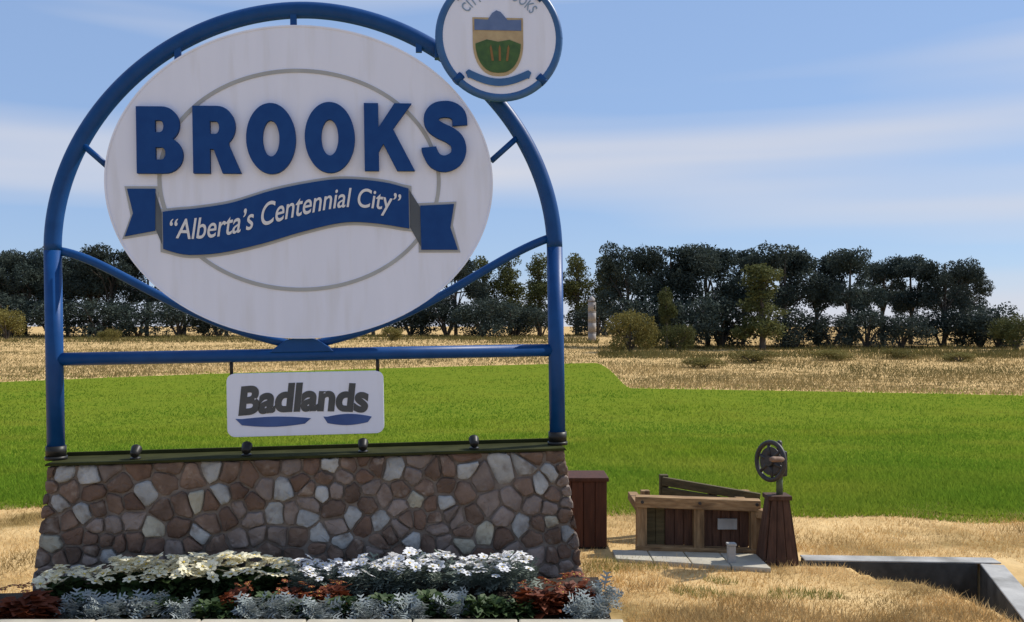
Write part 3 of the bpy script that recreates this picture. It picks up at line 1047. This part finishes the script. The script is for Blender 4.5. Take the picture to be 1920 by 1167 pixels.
def glyph(ch):
    """heavy block capitals: closed outlines (first the outside, then the holes)"""
    if ch == 'B':
        return [[(0, 0), (.40, 0)] + arc(.40, .275, .28, .275, -90, 62) + arc(.38, .735, .255, .265, -38, 90) + [(0, 1)],
                [(.275, .615), (.275, .795)] + arc(.345, .705, .055, .09, 90, -90),
                [(.275, .205), (.275, .39)] + arc(.365, .2975, .06, .0925, 90, -90)]
    if ch == 'R':
        return [[(0, 0), (.27, 0), (.27, .36), (.33, .36), (.47, 0), (.77, 0), (.575, .425)] + arc(.40, .70, .285, .30, -52, 90) + [(0, 1)],
                [(.275, .585), (.275, .775)] + arc(.365, .68, .06, .095, 90, -90)]
    if ch == 'O':
        return [arc(.5, .5, .5, .5, 0, 355, 59), arc(.5, .5, .17, .255, 0, 355, 39)]
    if ch == 'K':
        return [[(0, 0), (.29, 0), (.29, .28), (.385, .40), (.66, 0), (1.02, 0), (.585, .62), (.97, 1), (.62, 1), (.29, .64), (.29, 1), (0, 1)]]
    cl = [(.575, .660), (.555, .800), (.455, .876), (.33, .89), (.205, .862), (.130, .775), (.150, .665), (.26, .585), (.40, .525), (.515, .440), (.552, .305),
          (.490, .175), (.33, .110), (.180, .155), (.098, .285), (.085, .345)]
    pts = []
    for i in range(len(cl) - 1):
        p0, p1, p2, p3 = cl[max(i - 1, 0)], cl[i], cl[i + 1], cl[min(i + 2, len(cl) - 1)]
        for k in range(5):
            s_ = k / 5
            pts.append(tuple(.5 * (2 * b_ + (c_ - a_) * s_ + (2 * a_ - 5 * b_ + 4 * c_ - d_) * s_ ** 2 + (3 * b_ - a_ - 3 * c_ + d_) * s_ ** 3)
                             for a_, b_, c_, d_ in zip(p0, p1, p2, p3)))
    pts.append(cl[-1])
    lf, rt = [], []
    for i, p in enumerate(pts):
        q0, q1 = pts[max(i - 1, 0)], pts[min(i + 1, len(pts) - 1)]
        dx, dy = q1[0] - q0[0], q1[1] - q0[1]
        L_ = math.hypot(dx, dy)
        lf.append((p[0] - dy / L_ * .116, p[1] + dx / L_ * .116))
        rt.append((p[0] + dy / L_ * .116, p[1] - dx / L_ * .116))
    return [lf + rt[::-1]]


def outline_mesh(name, loops, extrude, m, fn, parent):
    cu = bpy.data.curves.new(name, 'CURVE')
    cu.dimensions = '2D'
    cu.fill_mode = 'BOTH'
    cu.extrude = extrude
    for lp in loops:
        sp_ = cu.splines.new('POLY')
        sp_.points.add(len(lp) - 1)
        for q, pt in zip(lp, sp_.points):
            pt.co = (q[0], q[1], 0, 1)
        sp_.use_cyclic_u = True
    ob = bpy.data.objects.new(name, cu)
    C.objects.link(ob)
    me = bpy.data.meshes.new_from_object(ob.evaluated_get(bpy.context.evaluated_depsgraph_get()))
    bpy.data.objects.remove(ob)
    bpy.data.curves.remove(cu)
    co = np.array([v.co[:] for v in me.vertices])
    lo, hi = co.min(0), co.max(0)
    for v in me.vertices:
        v.co = Vector(fn((v.co.x - lo[0]) / (hi[0] - lo[0]), (v.co.y - lo[1]) / (hi[1] - lo[1]), v.co.z))
    bm_ = bmesh.new()
    bm_.from_mesh(me)
    bmesh.ops.remove_doubles(bm_, verts=bm_.verts[:], dist=1e-5)
    bmesh.ops.recalc_face_normals(bm_, faces=bm_.faces[:])
    bm_.to_mesh(me)
    bm_.free()
    me.materials.clear()
    me.materials.append(m)
    return link(bpy.data.objects.new(name, me), parent)


for ch, u0, u1, wa, wb in LET:
    outline_mesh('letter', glyph(ch), 0.02, M_bluemark,
                 lambda x, y, z, u0=u0, u1=u1, wa=wa, wb=wb: (u0 + (u1 - u0) * x, -.0955 - z, wa + (wb - wa) * y), panel)

# ribbon: two edge curves
RT = [(-.893, 2.672), (-.79, 2.684), (-.686, 2.692), (-.442, 2.731), (-.166, 2.815), (.111, 2.873), (.322, 2.896), (.603, 2.874), (.772, 2.830)]
RB = [(-.898, 2.421), (-.81, 2.391), (-.719, 2.377), (-.514, 2.390), (-.24, 2.450), (.038, 2.532), (.317, 2.594), (.529, 2.589), (.772, 2.551)]


def interp(pts, u):
    xs_ = [p[0] for p in pts]
    ys_ = [p[1] for p in pts]
    # smooth (Catmull-Rom) interpolation
    i = max(0, min(len(xs_) - 2, int(np.searchsorted(xs_, u)) - 1))
    t = (u - xs_[i]) / (xs_[i + 1] - xs_[i])
    def slope(k):
        a, b = max(k - 1, 0), min(k + 1, len(xs_) - 1)
        return (ys_[b] - ys_[a]) / (xs_[b] - xs_[a])
    h = xs_[i + 1] - xs_[i]
    m0, m1 = slope(i) * h, slope(i + 1) * h
    return ((2 * t ** 3 - 3 * t ** 2 + 1) * ys_[i] + (t ** 3 - 2 * t ** 2 + t) * m0 + (-2 * t ** 3 + 3 * t ** 2) * ys_[i + 1] + (t ** 3 - t ** 2) * m1)


def ribbon_outline(g=0.0):
    us = np.linspace(-.893, .772, 40)
    top = [(u, interp(RT, u) + g) for u in us]
    bot = [(u, interp(RB, u) - g) for u in us]
    if g:
        top[0], bot[0] = (us[0] - g, top[0][1]), (us[0] - g, bot[0][1])
        top[-1], bot[-1] = (us[-1] + g, top[-1][1]), (us[-1] + g, bot[-1][1])
    return top + bot[::-1]


def grow(pts, g):
    A, c = area_c(pts)
    return [(p[0] + math.copysign(g, p[0] - c[0]), p[1] + math.copysign(g, p[1] - c[1])) for p in pts]


tail_l = [(-1.145, 2.506), (-.945, 2.544), (-.939, 2.829), (-1.125, 2.829), (-1.088, 2.664)]
tail_r = [(.854, 2.402), (1.11, 2.400), (1.060, 2.557), (1.088, 2.722), (.851, 2.711)]
prism('ribbon_edge', ribbon_outline(.020), -.0815, -.0747, M_grey, panel)
prism('ribbon_tail_edge', grow(tail_l, .018), -.0805, -.0746, M_grey, panel)
prism('ribbon_tail_edge', grow(tail_r, .018), -.0805, -.0746, M_grey, panel)
prism('ribbon_fold', [(-.939, 2.800), (-.902, 2.672), (-.902, 2.45), (-.945, 2.56)], -.0835, -.0748, M_greydark, panel)
prism('ribbon_fold', [(.778, 2.560), (.851, 2.425), (.851, 2.700), (.778, 2.820)], -.0835, -.0748, M_greydark, panel)
prism('ribbon_tail', tail_l, -.088, -.0749, M_bluemark, panel)
prism('ribbon_tail', tail_r, -.088, -.0749, M_bluemark, panel)
prism('ribbon', ribbon_outline(), -.096, -.0751, M_bluemark, panel, .003)


def on_ribbon(x, y, z):
    u = -.845 + 1.565 * x
    t, b = interp(RT, u), interp(RB, u)
    return (u, -.0985 - z * .4, b + (t - b) * (.20 + .60 * y))


text_mesh('ribbon_lettering', '\u201cAlberta\u2019s Centennial City\u201d', 0.008, 0.003, M_letterwhite, on_ribbon, panel, shear=.22)

# round crest
BC, BRd = (1.425, 3.89), .43
badge = prism('crest_disc', ellipse(*BC, BRd - .02, BRd - .02, 72), -.125, -.09, M_white, sign, .003)
p_ = [(BC[0] + (BRd - .008) * math.cos(2 * math.pi * i / 72), -.107, BC[1] + (BRd - .008) * math.sin(2 * math.pi * i / 72)) for i in range(73)]
tube('crest_hoop', p_, .030, M_badgeblue, badge, 12, caps=False)
for a in (45, 135, 225, 315):
    c, s = math.cos(R(a)), math.sin(R(a))
    tube('crest_clamp', [(BC[0] + (BRd - .05) * c, -.118, BC[1] + (BRd - .05) * s), (BC[0] + (BRd + .022) * c, -.118, BC[1] + (BRd + .022) * s)], .030, M_blue, badge, 10)
for a, e in (((1.02, 3.80), (.93, 3.86)), ((1.40, 3.50), (1.44, 3.455))):
    box('crest_bracket', (a[0] - .05, -.092, a[1] - .05), (a[0] + .05, -.01, a[1] + .05), M_blue, sign, .005)
SB = -.1262
sh = lambda pts: [(BC[0] - .012 + p[0], BC[1] + p[1]) for p in pts]
prism('shield', sh([(.178, .135), (-.178, .135)] + [(-.178 * math.cos(R(a)) ** .8, -.05 - .225 * math.sin(R(a)) ** 1.05) for a in range(0, 90, 9)] + [(0, -.275)] + [(.178 * math.cos(R(a)) ** .8, -.05 - .225 * math.sin(R(a)) ** 1.05) for a in range(81, -1, -9)]),
      SB - .003, SB, M_shieldgold, badge)
prism('shield_field', sh([(-.160 * math.cos(R(a)) ** .8, -.05 - .203 * math.sin(R(a)) ** 1.05) for a in range(0, 90, 9)] + [(0, -.253)] + [(.160 * math.cos(R(a)) ** .8, -.05 - .203 * math.sin(R(a)) ** 1.05) for a in range(81, -1, -9)] + [(.08, -.02), (0, -.035), (-.08, -.02)]),
      SB - .007, SB - .0032, M_shieldgreen, badge)
for k in (-1, 0, 1):
    prism('wheat_ear', sh([(k * .05 + .01 - .008, -.17), (k * .05 + .01 + .008, -.17), (k * .062 + .018, -.08), (k * .062 + .01, -.055), (k * .062 + .002, -.08)]),
          SB - .010, SB - .0072, M_shieldred, badge)
prism('shield_chief', sh([(-.165, .045), (.165, .045), (.165, .122), (.07, .118), (.02, .175), (-.01, .185), (-.04, .165), (-.07, .118), (-.165, .122)]),
      SB - .007, SB - .0032, M_shieldblue, badge)
prism('scroll', sh([(-.21 + .42 * i / 16, -.232 - .062 * math.sin(math.pi * i / 16)) for i in range(17)] + [(.232, -.25), (.215, -.292)] +
                   [(.205 - .41 * i / 16, -.290 - .056 * math.sin(math.pi * i / 16)) for i in range(17)] + [(-.215, -.292), (-.232, -.25)]), SB - .0095, SB - .0045, M_badgeblue, badge)


def on_arc(x, y, z):
    a = R(143 - 106 * x)
    r = .275 + .07 * y
    return (BC[0] + r * math.cos(a), SB - .0025 - z * .2, BC[1] + r * math.sin(a))


text_mesh('crest_lettering', 'CITY OF BROOKS', 0.012, 0.003, M_paleblue, on_arc, badge, spacing=1.1)

# ------------------------------------------------------------------ small sign under the crossbar
small = empty('small_sign', at_sign(0, 0, 0), SROT)
tag(small, 'small white rounded sign with grey and blue print hanging from the crossbar', 'sign')
def rrect(u0, u1, wa, wb, r, n=6):
    pts = []
    for cx, cy, a0 in ((u1 - r, wb - r, 0), (u0 + r, wb - r, 90), (u0 + r, wa + r, 180), (u1 - r, wa + r, 270)):
        for i in range(n + 1):
            a = R(a0 + 90 * i / n)
            pts.append((cx + r * math.cos(a), cy + r * math.sin(a)))
    return pts


sp = prism('panel', rrect(-.502, .575, 1.118, 1.558, .055), -.020, .010, M_white, small, .003)
for u in (-.47, .535):
    tube('hanger', [(u, 0, 1.655), (u, 0, 1.545)], .012, M_black, small, 10)
text_mesh('sign_lettering', 'Badlands', 0.045, 0.006, M_inkgrey,
          lambda x, y, z: (-.425 + .895 * x, -.0222 - z * .2, 1.262 + .205 * y + .02 * math.sin(math.pi * x)), sp, shear=.12)
sw = lambda u0, u1, a, b: [(u0, 1.245)] + [(u0 + (u1 - u0) * i / 12, 1.238 + a * math.sin(math.pi * i / 12)) for i in range(1, 12)] + [(u1, 1.236)] + \
    [(u1 + (u0 - u1) * i / 12, 1.205 - b * math.sin(math.pi * i / 12)) for i in range(1, 12)]
prism('water_stripe', sw(-.445, .07, .016, .022), -.0235, -.0202, M_inkblue, sp)
prism('water_stripe', sw(.155, .49, .022, .024), -.0235, -.0202, M_inkblue, sp)

# ------------------------------------------------------------------ flower bed in front of the wall
bed = mesh_np('flower_bed', [(-4.2, 5.52, .10), (.60, 5.52, .10), (.60, 6.70, .13), (-4.2, 6.20, .13), (-4.2, 5.52, -.1), (.60, 5.52, -.1), (.60, 6.70, -.1), (-4.2, 6.20, -.1)],
              [(0, 1, 2, 3), (4, 5, 1, 0), (5, 6, 2, 1), (6, 7, 3, 2), (7, 4, 0, 3)], M_soil)
tag(bed, kind='structure')
for i in range(8):
    x0 = -4.2 + i * .605
    k = box('kerb' if i == 0 else 'kerb', (x0 + .004, 5.36, -.1), (x0 + .601, 5.515, .200), M_concrete, None, .012)
    tag(k, kind='structure')


def leaf_quads(n, rx, h, size, lobed=False, up=0.5):
    """leaves radiating from a mound: 5-point faces"""
    out = []
    for i in range(n):
        a = random.uniform(0, 6.283)
        e = random.uniform(0.1, 1.0) ** 0.7
        base = Vector((math.cos(a) * rx * e * .55, math.sin(a) * rx * e * .55, h * random.uniform(.15, .8) * (1.15 - .5 * e)))
        d = Vector((math.cos(a + random.uniform(-.6, .6)), math.sin(a + random.uniform(-.6, .6)), random.uniform(-.15, 1.0) * up * 2)).normalized()
        s = d.cross(Vector((0, 0, 1)) + Vector((random.uniform(-.5, .5), random.uniform(-.5, .5), 0))).normalized()
        L = size * random.uniform(.7, 1.3)
        w = L * (.22 if lobed else .33)
        nrm = s.cross(d)
        b, t = base, base + d * L - Vector((0, 0, L * .18))
        mid = base + d * L * .5 + nrm * L * .06
        if lobed:
            for f, ww in ((.35, 1.3), (.6, 1.5), (.82, 1.0)):
                c = base + d * L * f
                for sg in (-1, 1):
                    tip = c + s * sg * w * ww + d * L * .16
                    out.append([c - d * L * .05, c + d * L * .09, tip + d * L * .03, tip - d * L * .03])
            out.append([b - s * w * .15, b + s * w * .15, t + s * w * .2, t - s * w * .2])
        else:
            out.append([b, mid + s * w, t, mid - s * w])
    return np.array([[tuple(v) for v in q] for q in out])


def blossom_mesh(name, rad, m, petals=6):
    V, F = [], []
    for k in range(petals):
        a = 2 * math.pi * k / petals
        d, s = Vector((math.cos(a), math.sin(a), 0)), Vector((-math.sin(a), math.cos(a), 0))
        b0 = len(V)
        V += [d * rad * .12, d * rad * .6 + s * rad * .34 + Vector((0, 0, rad * .18)), d * rad + s * rad * .14 + Vector((0, 0, rad * .1)),
              d * rad - s * rad * .14 + Vector((0, 0, rad * .1)), d * rad * .6 - s * rad * .34 + Vector((0, 0, rad * .18))]
        F.append(tuple(range(b0, b0 + 5)))
    b0 = len(V)
    V += [Vector((math.cos(2 * math.pi * k / 6) * rad * .2, math.sin(2 * math.pi * k / 6) * rad * .2, rad * .1)) for k in range(6)] + [Vector((0, 0, rad * .2))]
    fe = [(b0 + k, b0 + (k + 1) % 6, b0 + 6) for k in range(6)]
    me = bpy.data.meshes.new(name)
    me.from_pydata([tuple(v) for v in V], [], F + fe)
    me.materials.append(m)
    me.materials.append(M_eye)
    for i, p in enumerate(me.polygons):
        if i >= len(F):
            p.material_index = 1
    me.update()
    return me


BLO = {'cream': blossom_mesh('blossom', .042, M_cream), 'white': blossom_mesh('blossom', .036, M_whitepetal), 'rust': blossom_mesh('blossom', .026, M_rustpetal)}
FOL = {'silver': [tris_mesh(None, leaf_quads(95, .17, .22, .125, True, .7), 4, M_silver) for _ in range(4)],
       'green': [tris_mesh(None, leaf_quads(210, .17, .20, .085, False, .5), 4, M_green) for _ in range(3)],
       'rust': [tris_mesh(None, leaf_quads(230, .18, .22, .09, False, .5), 4, M_rustleaf) for _ in range(3)],
       'pale': [tris_mesh(None, leaf_quads(110, .17, .22, .11, True, .6), 4, M_palegreen) for _ in range(2)]}


def plant(kind, x, y, sc, label, nb=0, cat='plant', group=None, sx=1.0, h=.22):
    names = {'silver': 'silver_plant', 'cream': 'cream_flower', 'white': 'white_flower', 'rust': 'rust_plant', 'green': 'green_plant'}
    r = empty(names[kind], (x, y, .105 + .03 * (y - 5.52)), (0, 0, random.uniform(0, 6.28) if sx == 1 else 0))
    r.scale = (sc * sx, sc, sc)
    tag(r, label, cat, group)
    fk = {'silver': 'silver', 'cream': 'green', 'white': 'pale', 'rust': 'rust', 'green': 'green'}[kind]
    o = bpy.data.objects.new('foliage', random.choice(FOL[fk]))
    link(o, r)
    bk = {'cream': 'cream', 'white': 'white', 'rust': 'rust'}.get(kind)
    for i in range(nb):
        a, e = random.uniform(0, 6.283), math.sqrt(random.random())
        b = bpy.data.objects.new('blossom', BLO[bk])
        b.location = (math.cos(a) * e * .17, math.sin(a) * e * .17, h * (1.12 - .38 * e * e) + random.uniform(-.012, .025))
        b.rotation_euler = (random.uniform(-.5, .2) + .35 * math.sin(a) * -1, random.uniform(-.4, .4), random.uniform(0, 6))
        b.scale = [random.uniform(.8, 1.25)] * 3
        link(b, r)
    return r


def wall_y(x):
    return 6.22 + (x + 3.06) * .1127


CREAM = [(121, 'leftmost cream-flowered plant at the foot of the wall'), (205, 'cream-flowered plant at the wall foot, second from the left'),
         (255, 'cream-flowered plant at the wall foot, third from the left'), (314, 'cream-flowered plant at the wall foot, fourth from the left'),
         (368, 'cream-flowered plant at the wall foot, fifth from the left'), (424, 'cream-flowered plant behind the first small rust clump'),
         (472, 'cream-flowered plant right behind the tip of the first small rust clump'), (512, 'rightmost cream-flowered plant at the wall foot')]
for px, lab in CREAM:
    yy = wall_y((px - 960) / 300) - .20
    plant('cream', (px - 960) / 1800 * yy, yy, random.uniform(.98, 1.12) * (1.0 if px > 180 else .85), lab, 30, 'flower', 'cream flowers at the wall foot')
WHITE = [(575, 'white-flowered plant at the wall foot, leftmost of the white ones'), (630, 'white-flowered plant at the wall foot, second of the white ones'),
         (685, 'white-flowered plant at the wall foot, third of the white ones'), (732, 'white-flowered plant at the wall foot, fourth of the white ones'),
         (775, 'tallest white-flowered plant at the middle of the wall foot'), (830, 'white-flowered plant at the wall foot, sixth of the white ones'),
         (886, 'white-flowered plant at the wall foot, third from the right'), (925, 'white-flowered plant at the wall foot, second from the right'),
         (965, 'rightmost white-flowered plant at the wall foot')]
for px, lab in WHITE:
    yy = wall_y((px - 960) / 290) - .22
    plant('white', (px - 960) / 1800 * yy, yy, random.uniform(.85, 1.0) * (1.2 if px == 775 else 1), lab, 26, 'flower', 'white flowers at the wall foot')
for px, yy, sc, sx, lab in ((48, 5.68, .95, 1.35, 'broad rust-red plant at the bottom left corner'), (444, 5.85, .80, .8, 'small rust-red plant left of the middle of the bed'),
                            (548, 5.95, .72, 1.0, 'rust-red plant under the small white sign'), (622, 5.95, .74, 1.1, 'rust-red plant right of the middle pair of cream and white flowers'),
                            (1010, 5.85, .85, 1.2, 'rust-red plant at the right end of the bed, left one of two'), (1072, 5.92, .9, 1.2, 'rust-red plant at the right end of the bed, right one of two')):
    plant('rust', (px - 960) / 1800 * yy, yy, sc, lab, 12, 'plant', 'rust-red plants in the bed', sx)
GSIL = 'silver plants edging the bed'
NTH = ORD + ['fourteenth', 'fifteenth', 'sixteenth']
for i, px in enumerate((140, 196, 284, 350, 485, 535, 605, 690, 765, 850)):
    yy = 5.70 + random.uniform(-.05, .05)
    plant('silver', (px - 960) / 1800 * yy, yy, random.uniform(.62, .78), f'silver-grey feathery plant in the front row of the bed, {NTH[i]} from the left', 0, 'plant', GSIL)
for px, lab in ((1105, 'silver-grey plant at the right corner of the kerb'), (1128, 'small silver-grey plant behind the right corner of the kerb')):
    yy = 5.68 if px == 1105 else 5.95
    plant('silver', (px - 960) / 1800 * yy, yy, .75, lab, 0, 'plant', None)
GGR = 'dark green plants in the bed'
for i, px in enumerate((160, 240, 310, 390, 420, 505, 565, 645, 715, 740, 800, 825, 895, 925, 975)):
    yy = 5.80 + random.uniform(-.06, .05)
    plant('green', (px - 960) / 1800 * yy, yy, random.uniform(.68, .85), f'dark green leafy plant near the front of the bed, {NTH[i]} from the left', 0, 'plant', GGR)

# ------------------------------------------------------------------ red-brown box behind the wall
bx = empty('plank_box', (0.60, 8.28, 0))
tag(bx, 'dark red-brown wooden box standing behind the right end of the stone wall', 'box')
for i in range(4):
    x0 = -.20 + i * .10
    box('plank', (x0 + .002, -.20, .02), (x0 + .098, -.178, .57), M_redwood, bx, .004)
    box('plank', (x0 + .002, .178, .02), (x0 + .098, .20, .57), M_redwood, bx, .004)
for sx_ in (-.201, .179):
    for i in range(3):
        y0 = -.176 + i * .118
        box('plank', (sx_, y0, .02), (sx_ + .022, y0 + .116, .57), M_redwood, bx, .004)
box('lid', (-.215, -.215, .571), (.215, .215, .605), M_redwood, bx, .008)
box('plinth', (-.19, -.19, -.06), (.19, .19, .0195), M_black, bx)

# ------------------------------------------------------------------ timber irrigation gate
gate = empty('timber_gate', (1.5, 8.0, 0))
tag(gate, 'weathered timber water gate with two dark bays and a hand wheel', 'water gate')
gx0, gx1 = -.42, .50            # left / right of the front, local
fy = lambda u: .02 - .13 * (u + .42)      # the front runs slightly towards us on the right
zb, ztp = -.02, .42
for u in (gx0, .045, gx1):
    beam('post', (u, fy(u), -.15), (u, fy(u), ztp - .045), .085, .085, M_timber, gate, .006, up=(0, 1, 0))
beam('top_beam', (gx0 - .05, fy(gx0 - .05), ztp), (gx1 + .04, fy(gx1 + .04), ztp - .012), .12, .09, M_timberx, gate, .008)
beam('sill', (gx0 - .05, fy(gx0), .02), (gx1 + .02, fy(gx1), .015), .11, .07, M_timberx, gate, .008)
for u0, u1, n_, zt0 in ((gx0 + .045, .012, 5, .37), (.09, gx1 - .045, 5, .37)):
    wpl = (u1 - u0) / n_  # boards close each bay
    for i in range(n_):
        a = u0 + wpl * (i + .5)
        beam('plank', (a, fy(a) + .040 + .006 * (i % 2), .05), (a, fy(a) + .040 + .006 * (i % 2), zt0 + random.uniform(-.02, .02)), wpl - .003, .02, M_oldrail if (u0 < -.2 and i < 2) else M_darkwood, gate, .002,
             up=(0, 1, 0))
beam('back_panel', (.29, fy(.29) + .115, .04), (.29, fy(.29) + .115, .37), .44, .02, M_darkwood, gate, .003, up=(0, 1, 0))
beam('back_panel', (-.19, fy(-.19) + .115, .04), (-.19, fy(-.19) + .115, .37), .40, .02, M_darkwood, gate, .003, up=(0, 1, 0))
for u in (gx0, .045, gx1):
    tube('bolt', [(u, fy(u) - .075, ztp + .002), (u, fy(u) - .050, ztp + .002)], .013, M_iron, gate, 8)
# small pale plate added over the boards of the right bay
box('pale_plate', (.20, fy(.28) - .002, .20), (.36, fy(.28) + .022, .29), M_rim, gate, .004)
# side timbers running back and the rear rail
for u in (gx0, gx1 - .02):
    beam('side_beam', (u, fy(u) + .07, .36), (u, .62, .36), .08, .07, M_timberx, gate, .006)
    beam('rear_post', (u + .12, .66, -.15), (u + .12, .66, .40), .08, .08, M_timber, gate, .006, up=(0, 1, 0))
beam('rear_rail', (gx0 + .26, .56, .50), (gx1 + .16, .36, .385), .05, .075, M_oldrail, gate, .006)
beam('rear_rail', (gx0 + .26, .56, .41), (gx1 + .16, .36, .30), .05, .075, M_oldrail, gate, .006)
beam('rail_post', (gx0 + .28, .605, -.15), (gx0 + .28, .605, .55), .075, .075, M_oldrail, gate, .006, up=(0, 1, 0))
beam('rail_post', (.28, .53, -.15), (.28, .53, .46), .075, .075, M_oldrail, gate, .006, up=(0, 1, 0))
# tapering pedestal of dark planks in front on the right, carrying the hoist
px0, py0 = .62, -.32
hb, ht, zp = .135, .065, .50


def ped(face, i, n_):
    """corner points of one plank on a face of the tapered pedestal"""
    a0, a1 = -1 + 2 * i / n_ + .02, -1 + 2 * (i + 1) / n_ - .02
    out = []
    for a, h, z in ((a0, hb, -.08), (a1, hb, -.08), (a1, ht, zp), (a0, ht, zp)):
        p = {0: (a * h, -h), 1: (h, a * h), 2: (-a * h, h), 3: (-h, -a * h)}[face]
        out.append(Vector((px0 + p[0], py0 + p[1], z)))
    return out


for face in range(4):
    nr = [Vector((0, -1, 0)), Vector((1, 0, 0)), Vector((0, 1, 0)), Vector((-1, 0, 0))][face]
    for i in range(3):
        q = ped(face, i, 3)
        bm = bmesh.new()
        a = [bm.verts.new(p) for p in q]
        b = [bm.verts.new(p + nr * .018) for p in q]
        bm.faces.new(b)
        bm.faces.new(a[::-1])
        for k in range(4):
            bm.faces.new((a[k], a[(k + 1) % 4], b[(k + 1) % 4], b[k]))
        bm_obj('plank', bm, M_darkwood, gate, bevel=.003)
box('pedestal_cap', (px0 - ht - .03, py0 - ht - .03, zp + .001), (px0 + ht + .03, py0 + ht + .03, zp + .035), M_darkwood, gate, .005)
beam('tie_beam', (gx1 + .02, fy(gx1) - .02, .35), (px0 - .05, py0 + .08, .35), .07, .07, M_timberx, gate, .005)
tube('hoist_stem', [(px0 + .02, py0, zp + .03), (px0 + .02, py0, .70)], .026, M_greenpaint, gate, 14)
hz = .80
hc = Vector((px0 + .02, py0, hz))
box('gear_housing', (hc.x - .055, hc.y - .05, hz - .12), (hc.x + .055, hc.y + .05, hz + .085), M_iron, gate, .022)
tube('stem_cover', [(hc.x, hc.y, hz + .085), (hc.x, hc.y, hz + .15), (hc.x, hc.y, hz + .165)], [.024, .022, .012], M_iron, gate, 12)
# spoked hand wheel on the side of the housing, turned partly away
wn_ = Vector((-.86, -.50, .08)).normalized()
wc = hc + wn_ * .10
wa_ = wn_.cross(Vector((0, 0, 1))).normalized()
wb_ = wa_.cross(wn_).normalized()
wr = .148
tube('shaft', [hc, wc + wn_ * .03], .020, M_iron, gate, 12)
wheel = tube('hand_wheel', [wc + wa_ * wr * math.cos(2 * math.pi * i / 40) + wb_ * wr * math.sin(2 * math.pi * i / 40) for i in range(41)], .019, M_iron, gate, 12, caps=False)
for k in range(6):
    a = math.pi * k / 3 + .3
    d = wa_ * math.cos(a) + wb_ * math.sin(a)
    tube('spoke', [wc + d * .02, wc + d * wr], [.020, .012], M_iron, wheel, 8)
tube('wheel_web', [wc - wn_ * .006, wc + wn_ * .004], .112, M_iron, wheel, 28)
tube('hub', [wc - wn_ * .022, wc + wn_ * .028], .042, M_iron, wheel, 14)
gp = wc + wb_ * .03 - wa_ * wr * .98
tube('crank_grip', [gp, gp + wn_ * .03, gp + wn_ * .12, gp + wn_ * .15], [.012, .021, .023, .015], M_rust, wheel, 10)

# concrete apron in front of the gate
ap = empty('concrete_apron', (0, 0, 0))
tag(ap, 'pale concrete strip along the foot of the timber gate', 'slab')
for i in range(4):
    xa, xb = .83 + i * .29, .83 + (i + 1) * .29 - .008
    f0 = lambda x: 7.93 - .13 * (x - 1.0)
    bm = bmesh.new()
    q = [(xa, f0(xa) - .30 - .04 * i), (xb, f0(xb) - .30 - .04 * (i + 1)), (xb, f0(xb)), (xa, f0(xa))]
    lo_ = [bm.verts.new((a, b, -.1)) for a, b in q]
    hi_ = [bm.verts.new((a, b, .03)) for a, b in q]
    bm.faces.new(hi_)
    bm.faces.new(lo_[::-1])
    for k in range(4):
        bm.faces.new((lo_[k], lo_[(k + 1) % 4], hi_[(k + 1) % 4], hi_[k]))
    bm_obj('slab', bm, M_concrete, ap, bevel=.008)
st = empty('marker_post', (1.72, 7.53, .03))
tag(st, 'stubby grey post on the concrete strip before the timber gate', 'post')
box('post_shaft', (-.03, -.03, -.05), (.03, .03, .13), M_rim, st, .006)
box('cap', (-.036, -.036, .1305), (.036, .036, .15), M_rim, st, .006)

# ------------------------------------------------------------------ concrete channel
chn = empty('concrete_channel', (3.0, 7.8, 0))
tag(chn, 'sunken concrete water channel with pale rim and dark inside, right of the timber gate', 'channel')


def wallseg(name, a, b, th, ztop, zbot, m):
    """wall from a to b (xy world), thickness th to the right of a->b"""
    a, b = Vector((*a, 0)) - Vector((3, 7.8, 0)), Vector((*b, 0)) - Vector((3, 7.8, 0))
    d = (b - a).normalized()
    nn = Vector((-d.y, d.x, 0)) * th
    bm = bmesh.new()
    q = [a, b, b + nn, a + nn]
    lo_ = [bm.verts.new(v + Vector((0, 0, zbot))) for v in q]
    hi_ = [bm.verts.new(v + Vector((0, 0, ztop))) for v in q]
    bm.faces.new(hi_)
    bm.faces.new(lo_[::-1])
    for k in range(4):
        bm.faces.new((lo_[k], lo_[(k + 1) % 4], hi_[(k + 1) % 4], hi_[k]))
    return bm_obj(name, bm, m, chn, bevel=.008)


pa, pb, pc = (2.30, 7.54), (3.62, 7.46), (3.20, 6.0)
wallseg('far_wall', pa, pb, .14, .030, -1.0, M_channelshade)
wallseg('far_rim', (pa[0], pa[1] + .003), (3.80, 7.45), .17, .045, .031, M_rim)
wallseg('side_wall', pc, (pb[0] + .005, pb[1] - .02), -.14, .030, -1.0, M_channelshade)
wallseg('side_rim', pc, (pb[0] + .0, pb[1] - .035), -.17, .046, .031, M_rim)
wt_ = mesh_np('water', [(-1.0, -1.9, -.42), (1.0, -1.9, -.42), (1.0, -.2, -.42), (-1.0, -.2, -.42)], [(0, 1, 2, 3)], M_water, chn)
